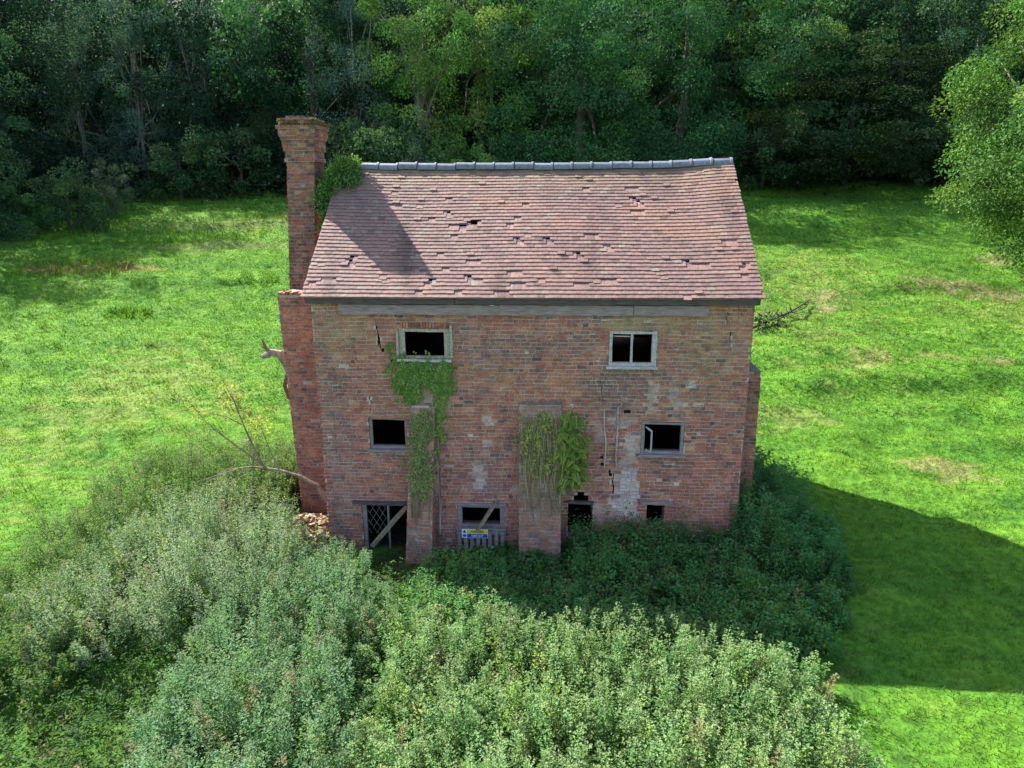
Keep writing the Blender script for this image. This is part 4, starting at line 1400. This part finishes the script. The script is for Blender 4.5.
# ------------------------------------------------------------------ trees
LEAFC = {
    'oak': [(0.047, 0.1297, 0.0443), (0.0389, 0.1117, 0.0417), (0.0585, 0.1496, 0.0505), (0.0496, 0.1197, 0.0569)],
    'dark': [(0.0142, 0.0378, 0.021), (0.0175, 0.0439, 0.024), (0.0128, 0.0324, 0.0188)],
    'willow': [(0.0889, 0.1539, 0.117), (0.0757, 0.1335, 0.0991), (0.1056, 0.1694, 0.1462), (0.0636, 0.1232, 0.0802)],
    'yew': [(0.0198, 0.0441, 0.0198), (0.027, 0.054, 0.0216), (0.036, 0.0639, 0.0198)],
    'ash': [(0.0408, 0.0966, 0.0449), (0.0344, 0.0848, 0.0387), (0.0528, 0.11, 0.0502)],
    'lime': [(0.1556, 0.2643, 0.0658), (0.1239, 0.2358, 0.0586), (0.1857, 0.2788, 0.0715), (0.106, 0.2072, 0.0586)],
    'bush': [(0.036, 0.0823, 0.0308), (0.048, 0.0966, 0.0387), (0.0632, 0.1033, 0.0466)],
    'near': [(0.0657, 0.1453, 0.0315), (0.053, 0.1219, 0.0278), (0.0902, 0.1742, 0.0334)],
    'pale': [(0.1278, 0.1748, 0.1089), (0.1107, 0.1559, 0.0931)],
}


def crown(r, kind, R, Hc, zc, nc, per, size, cols, flat=.75, low=-.75, rough=.3, fill=.22, skirt=.36, crs=(.17, .31)):
    """clumps spread through an uneven crown; returns leaf arrays and clump centres"""
    u = unit(r.normal(0, 1, (nc * 3, 3)))
    u = u[u[:, 2] > low][:nc]
    nc = len(u)
    nk = int(nc * skirt)
    lob = 1 + rough * np.sin(u[:, 0] * 3.3 + r.uniform(0, 6)) * np.cos(u[:, 1] * 3.1 + r.uniform(0, 6)) + rough * .5 * np.sin(u[:, 2] * 5 + u[:, 1] * 4 + r.uniform(0, 6))
    rad = np.where(r.random(nc) < fill, r.uniform(.35, .8, nc), r.uniform(.85, 1.05, nc)) * lob
    if kind == 'cone':
        u[:, :2] *= (1.15 - .75 * np.clip((u[:, 2:3] + 1) / 2, 0, 1))
    C = np.array((0, 0, zc)) + u * np.array((R, R, Hc)) * rad[:, None]
    if nk:
        an, rq = r.uniform(0, 2 * np.pi, nk), np.sqrt(r.uniform(.25, 1, nk)) * R * .95
        C[:nk] = np.stack([np.cos(an) * rq, np.sin(an) * rq, r.uniform(.3, max(zc - Hc, 0) + 3.2, nk)], 1)
    cr = R * r.uniform(*crs, nc)
    v = unit(r.normal(0, 1, (nc, per, 3)) + (0, 0, .35))
    rr = r.random((nc, per)) ** .28
    sh = np.array((1, 1, flat))
    P = C[:, None] + v * sh * (cr[:, None] * rr)[..., None]
    if kind == 'willow':
        P[..., 2] -= (r.random((nc, per)) ** 2) * cr[:, None] * 1.2
    D = v * .8 + r.normal(0, .6, (nc, per, 3)) + np.array((0, 0, -.25))
    N = v * 1.1 + .35 * u[:, None] + r.normal(0, .22, (nc, per, 3)) + (0, 0, .25)
    if kind == 'yew':
        N = r.normal(0, .3, (nc, per, 3)) + (0, 0, 1) + .3 * u[:, None]
        D = v * (1, 1, .1) + r.normal(0, .3, (nc, per, 3)) + (0, 0, -.15)
    L = size * r.uniform(.6, 1.35, (nc, per))
    tone = jit_cols(cols, nc, .26, r)
    c = np.repeat(tone[:, None], per, 1) * r.uniform(.88, 1.12, (nc, per, 1))
    wd = .62 if kind != 'willow' else .42
    return (P.reshape(-1, 3), D.reshape(-1, 3), N.reshape(-1, 3), L.ravel(), (L * wd).ravel(), c.reshape(-1, 3)), C


def trunk_geo(r, C, zt, r0, col, nl=10, lean=0.):
    g = Geo()
    top = np.array((lean, 0, zt))
    P = [np.array((0, 0, -.5)), np.array((0, 0, 0)), top * .3 + r.normal(0, .08, 3), top * .65 + r.normal(0, .15, 3), top]
    g.add(*tube(P, [r0 * 1.5, r0 * 1.2, r0 * .9, r0 * .6, r0 * .15], 8), col)
    for i in r.choice(len(C), min(nl, len(C)), replace=False):
        b = top * r.uniform(.3, .8)
        e = C[i]
        m = (b + e) / 2 + r.normal(0, .25, 3) + (0, 0, .3)
        g.add(*tube([b, (b + m) / 2 + r.normal(0, .1, 3), m, (m + e) / 2 + r.normal(0, .12, 3), e], [r0 * .42, r0 * .35, r0 * .25, r0 * .16, r0 * .05], 5), np.array(col) * r.uniform(.8, 1.2))
    return g


VAR = {}


def variant(key, kind, R, H, base, nc, per, size, cols, tr0=.3, bark=(.075, .065, .055), seed=0, nl=5, **kw):
    """mesh data of one kind of tree: crown from height base to H"""
    r = np.random.default_rng(seed + 1000)
    L, C = crown(r, kind, R, (H - base) / 2, (H + base) / 2, nc, per, size, LEAFC[cols], **kw)
    VAR[key] = dict(L=L, C=C, H=H, R=R, trunk=(r, tr0, bark, nl), first=None)


variant('oak', 'round', 6.0, 16.5, .8, 165, 332, 0.195, 'oak', .45, seed=1, low=-.85)
variant('oak2', 'round', 5.2, 17.5, .6, 154, 315, 0.195, 'oak', .40, seed=2, low=-.9, rough=.36)
variant('dark', 'round', 5.6, 16.0, .5, 165, 332, 0.195, 'dark', .45, seed=3, low=-.9, rough=.36)
variant('dark2', 'round', 4.6, 18.0, .8, 143, 297, 0.195, 'dark', .40, seed=4, low=-.9)
variant('willow', 'willow', 3.8, 17.0, 2.2, 104, 210, 0.195, 'willow', .22, (.17, .155, .13), seed=5, nl=26, rough=.42, fill=.5)
variant('willow2', 'willow', 3.2, 18.0, 3.0, 82, 210, 0.195, 'willow', .20, (.19, .175, .15), seed=6, nl=26, rough=.45, fill=.5)
variant('yew', 'yew', 6.4, 10.0, .2, 187, 297, 0.195, 'yew', .28, (.03, .026, .022), seed=7, flat=.28, low=-.9, rough=.2, skirt=.5, nl=0)
variant('ash', 'round', 4.8, 17.5, 1.2, 132, 297, 0.195, 'ash', .35, (.2, .19, .16), seed=8, low=-.85, rough=.4)
variant('lime', 'round', 3.9, 16.0, 1.5, 104, 262, 0.195, 'lime', .28, (.2, .18, .14), seed=9, low=-.85, rough=.42, nl=16)
variant('bush', 'round', 2.2, 3.6, .1, 40, 187, 0.16, 'bush', .10, seed=10, low=-.9)
variant('yellow', 'round', 1.8, 4.2, .2, 34, 170, 0.16, 'lime', .10, seed=11, low=-.9, rough=.4)
variant('pale', 'willow', 1.7, 4.0, .2, 34, 170, 0.16, 'pale', .08, seed=12, low=-.9, rough=.4)
variant('nearash', 'round', 6.2, 11.3, 2.0, 280, 420, .135, 'near', .35, (.24, .22, .18), seed=13, low=-.9, rough=.34, nl=24, flat=.6, fill=.1, crs=(.12, .21), skirt=0.)


def make_tree(key, x, y, name, label, cat='tree', s=1.0, rot=0., group=None, sz=None):
    v = VAR[key]
    t = thing(name, label, cat, (x, y, float(terrain(x, y)) - .05), group)
    if v['first'] is None:
        g = Geo()
        leaves(g, *v['L'])
        cr = g.build('crown', M_LEAF)
        r, r0, bark, nl = v['trunk']
        tk = trunk_geo(r, v['C'], v['H'] * .72, r0, bark, nl).build('trunk', M_BARK, smooth=True)
        v['first'] = (cr, tk)
    else:
        cr, tk = [o.copy() for o in v['first']]
        COL.objects.link(cr)
        COL.objects.link(tk)
    cr.parent = t
    tk.parent = t
    t.rotation_euler = (0, 0, rot)
    t.scale = (s, s, s * (sz or 1.0))
    return t


def at(px, D):
    """ground point on the sight line through image column px, D metres along the view"""
    p = CAM + D * (_A + _R * (px - 512) / 715.45)
    return float(p[0]), float(p[1])


TREES = [
    ('dark', 22, 59, 1.22, 0.3, 'huge dark green broadleaf tree whose crown fills the top left corner'),
    ('ash', -20, 47, .76, 1.0, 'lighter green tree cut off by the left edge in front of the huge dark one'),
    ('willow', 122, 67, .93, 0.0, 'grey-green willowy tree right beside the huge dark tree'),
    ('willow2', 176, 66, .93, 2.0, 'tall thin grey-green tree second from the huge dark tree'),
    ('willow2', 232, 68, .93, 4.0, 'spindly grey tree with bare limbs showing, left of the chimney stack'),
    ('willow', 285, 69, .93, 1.2, 'pale grey-green tree directly behind the chimney stack'),
    ('dark2', 335, 64, .95, .7, 'dark tree behind the ivy bush on the ridge'),
    ('willow2', 372, 62, 1.0, 5.1, 'thin-stemmed greyish tree just right of the ivy bush'),
    ('lime', 432, 61, 1.0, .4, 'loose yellow-green tree left of the big oak'),
    ('lime', 484, 64, 1.12, 2.4, 'taller yellow-green tree touching the left side of the big oak'),
    ('oak', 575, 60, 1.02, .9, 'big rounded oak with its left side sunlit, above the middle of the ridge'),
    ('oak2', 668, 61, 1.02, 2.2, 'broad green oak behind the right half of the ridge'),
    ('lime', 752, 66, .98, 3.3, 'yellowish tree showing between the oak and the dark layered yew'),
    ('yew', 820, 60, 1.08, .0, 'low wide dark yew with layered branches at the top of the right field'),
    ('dark2', 796, 70, 1.05, 1.9, 'tall dark tree rising left behind the layered yew'),
    ('ash', 862, 70, 1.05, 2.6, 'tall shaded tree rising right behind the layered yew'),
    ('ash', 925, 62, 1.0, 4.2, 'dark ash tree with drooping sprays right of the layered yew'),
    ('dark', 985, 60, 1.02, 5.0, 'dense dark tree behind the near sunlit ash'),
    ('dark2', 1050, 62, 1.0, 1.1, 'dark tree at the right edge high behind the near sunlit ash'),
    ('nearash', 1070, 32, 1.06, .5, 'near sunlit ash tree reaching in from the right edge'),
]
for key, px, D, s, rot, lab in TREES:
    x, y = at(px, D)
    make_tree(key, x, y, {'yew': 'yew_tree', 'oak': 'oak_tree', 'oak2': 'oak_tree', 'nearash': 'ash_tree', 'ash': 'ash_tree'}.get(key, 'tree'), lab, 'tree', s, rot)
BUSHES = [
    ('bush', 22, 52, 1.2, 2.2, 'dark bush hiding the foot of the huge dark tree at the left edge'),
    ('pale', 140, 56, .8, 0., 'small pale bush at the foot of the wood near the huge dark tree'),
    ('bush', 205, 60, 1.3, 1., 'dark bush at the wood edge left of the chimney'),
    ('bush', 262, 62, 1.5, 2., 'rounded green bush at the wood edge just left of the chimney stack'),
    ('bush', 398, 56, 1.7, 3., 'large dark bush rising behind the left end of the ridge'),
    ('pale', 424, 54, 1.15, 4., 'silvery bush peeping over the left part of the ridge'),
    ('yellow', 395, 51, .95, 1., 'small yellow-green bush peeping over the ridge beside the ivy'),
    ('yellow', 480, 56, 1.1, 5., 'yellow-green bush below the tall yellow-green tree'),
    ('bush', 96, 51, 1.1, .6, 'low dark bush under the skirt of the huge dark tree'),
    ('bush', 745, 59, 1.3, .8, 'dark bush at the wood edge beside the right end of the ridge'),
    ('bush', 905, 58, 1.4, 2.8, 'dark bush at the wood edge under the ash sprays'),
    ('bush', 955, 56, 1.3, 3.9, 'dark bush at the wood edge partly hidden by the near sunlit ash'),
]
for key, px, D, s, rot, lab in BUSHES:
    x, y = at(px, D)
    make_tree(key, x, y, 'bush', lab, 'bush', s, rot)

# the wood on the hillside behind them reads as one mass
r = np.random.default_rng(77)
g = Geo()
gt = Geo()
keys = ['oak', 'dark', 'dark2', 'ash', 'willow', 'oak2', 'lime']
pos = []
for row, (D, n) in enumerate(((70, 24), (79, 27), (90, 28), (75, 26), (98, 28))):
    for i in range(n):
        px = -460 + (i + r.uniform(.2, .8)) * 1950 / n
        pos.append((px, D + r.uniform(-3, 3)))
for px, D in pos:
    x, y = at(px, D)
    k = keys[r.choice(len(keys), p=[.18, .2, .2, .18, .10, .10, .04])]
    P, Dd, N, L, Wd, c = VAR[k]['L']
    sel = r.permutation(len(P))[: int(len(P) * .26)]
    s = r.uniform(.92, 1.15)
    a = r.uniform(0, 6.28)
    m = np.array([[math.cos(a), -math.sin(a), 0], [math.sin(a), math.cos(a), 0], [0, 0, 1]])
    leaves(g, P[sel] @ m.T * s + (x, y, float(terrain(x, y))), Dd[sel] @ m.T, N[sel] @ m.T, L[sel] * 1.8, Wd[sel] * 1.8, c[sel])
    z = float(terrain(x, y))
    gv, gf = tube([(x, y, z - .5), (x + r.normal(0, .3), y, z + 6), (x + r.normal(0, .5), y, z + 11)], [.35, .25, .1], 6)
    g.add(gv, gf, (.14, .12, .10), 1)
# undergrowth along the foot of the wood
n = 52000
px, D = r.uniform(-450, 1480, n), 67 + r.normal(0, 3.5, n)
Pm = CAM + D[:, None] * (_A + _R * ((px - 512) / 715.45)[:, None])
X, Y = Pm[:, 0], Pm[:, 1]
hgt = np.abs(r.normal(0, 1, n)) * (1.2 + .6 * n_mid(X, Y))
P = np.stack([X, Y, terrain(X, Y) + hgt], 1)
leaves(g, P, r.normal(0, 1, (n, 3)), r.normal(0, .5, (n, 3)) + (0, -.3, .8), .36, .24, jit_cols(LEAFC['dark'] + LEAFC['bush'], n, .3, r))
tag(g.build('woodland', [M_LEAF, M_BARK]), 'dark mixed wood covering the hillside behind the front row of trees', 'woodland', kind='stuff')
